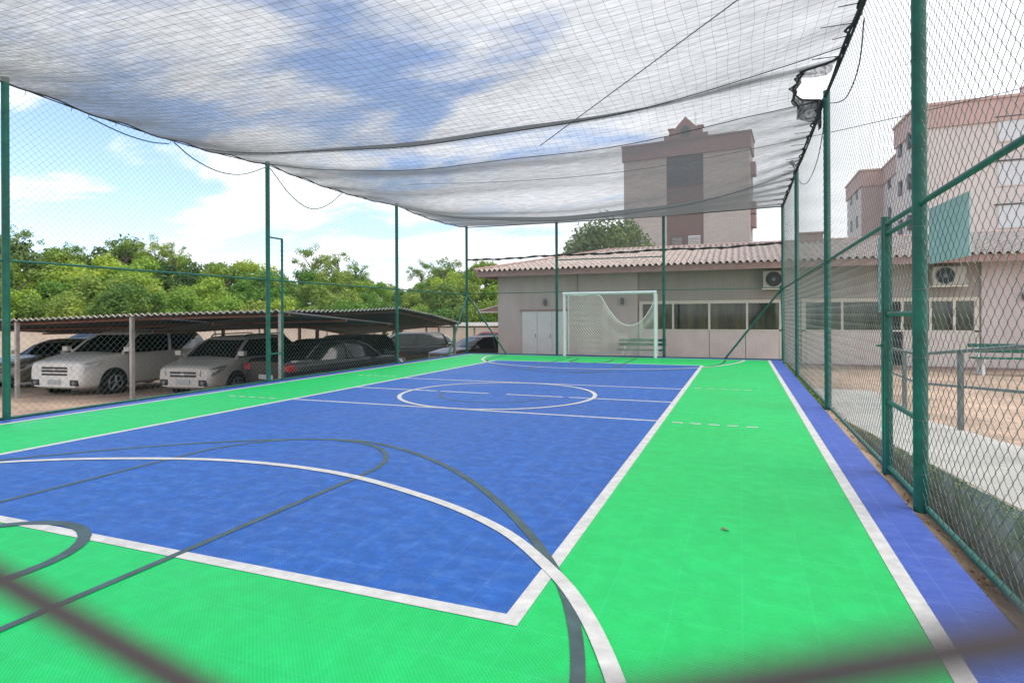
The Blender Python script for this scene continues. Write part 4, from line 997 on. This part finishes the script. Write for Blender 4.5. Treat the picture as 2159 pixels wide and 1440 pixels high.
ORD = 'first second third fourth fifth sixth seventh eighth ninth tenth eleventh twelfth thirteenth fourteenth fifteenth sixteenth seventeenth eighteenth nineteenth twentieth'.split()
def ordn(i): return ORD[i] if i < 20 else 'twenty-'+ORD[i-20] if i < 29 else 'thirtieth' if i == 29 else 'thirty-'+ORD[i-30]
COLN = ['bright yellow green', 'mid green', 'dark green']
ROWN = ['front hillside row', 'second hillside row', 'third hillside row', 'back hillside row']
rt = random.Random(21)
proto = {}
def tree_inst(ki, var, loc, sc, rz, airy=False):
    k = (ki, var, airy)
    if k not in proto:
        lb, m_, _ = kinds[ki]
        if airy: lb = 'tall airy tree with open branches on the hillside ridge'; m_ = 'leafg'
        proto[k] = make_tree(lb, 'tree', loc, 50+ki*7+var*13+(99 if airy else 0), 2.0 if not airy else 2.3, 3.9 if not airy else 5.6, m_, GR if not airy else 'airy trees on the hillside ridge', airy, nclump=38 if not airy else 30, nleaf=180 if not airy else 85, size=.20 if not airy else .17, z0=.05 if not airy else .30)
        t = proto[k]
    else: t = copy_tree(proto[k])
    t.location = loc; t.rotation_euler = (0,0,rz); t.scale = (sc, sc, sc*rt.uniform(.9,1.1)); return t
ridge = [(-300,470),(0,478),(60,520),(110,545),(150,505),(215,520),(300,515),(390,540),(520,545),(620,560),(700,565),(800,590),(850,600),(930,565),(1000,550),(1100,545)]
def ridge_y(px):
    for (a, ya), (b, yb) in zip(ridge, ridge[1:]):
        if px <= b: return lerp(ya, yb, (px-a)/(b-a))
    return 550
for row, (D0, frac, step) in enumerate(((46, .42, 2.7), (50.5, .66, 2.8), (56, .86, 3.0), (62, .98, 3.2))):
    px = -260 + row*20; nt_ = 0
    while px < 1110:
        D1 = D0+rt.uniform(-1.2, 1.2); x, y = cam_pt(px, D1); ty = lerp(690, ridge_y(px), frac)+rt.uniform(-8, 8)
        ztop_ = 1.35+(664-ty)/1237*D1; g = ground_z(x, y) if x < -9.3 else -.5; hh = max(ztop_-g, 2.2)
        sc = hh/3.9; sc = min(max(sc, .75), 1.7)
        q = rt.random(); ki = 0 if q < (.55 if px > 250 else .38) else (1 if q < .94 else 2)
        if row == 3 and rt.random() < .3: ki = 1
        tt = tree_inst(ki, rt.randrange(3), (x, y, ztop_-3.9*sc), sc, rt.uniform(0, 6.28))
        tt['label'] = COLN[ki]+' tree, '+ordn(nt_)+' from the left in the '+ROWN[row]; nt_ += 1
        px += step/D1*1237*rt.uniform(.8, 1.2)*sc
for na_, (px, ty, D1, sc) in enumerate(((35,470,60,.9),(150,497,62,.8),(262,492,60,1.0),(330,492,61,1.05),(372,505,60,.75),(660,518,64,.95),(715,515,65,1.05),(752,548,63,.7),(890,552,66,.7),(942,532,60,.9))):
    x, y = cam_pt(px, D1); ztop_ = 1.35+(664-ty)/1237*D1
    tt = tree_inst(1, rt.randrange(2), (x, y, ztop_-5.6*sc), sc, rt.uniform(0, 6.28), True)
    tt['label'] = 'tall airy tree on the hillside ridge, '+ordn(na_)+' from the left among the airy ones'
# the dark tree beside the tower
x, y = cam_pt(1285, 33)
make_tree('dark green tree beside the tower, above the clubhouse roof', 'tree', (x, y, -.5), 400, 2.5, 7.0, 'leafd', None, nclump=75, nleaf=230, size=.19, z0=.30, name='broadleaf_tree')
# small plant growing by the wall under the far carport
x, y = cam_pt(825, 34); 
tp2 = make_tree('small bright shrub growing among the carport posts', 'shrub', (x, y, park_z(x,y)), 77, .6, 1.9, 'leaf', None, nclump=14, nleaf=60, size=.14, z0=.2, name='shrub')
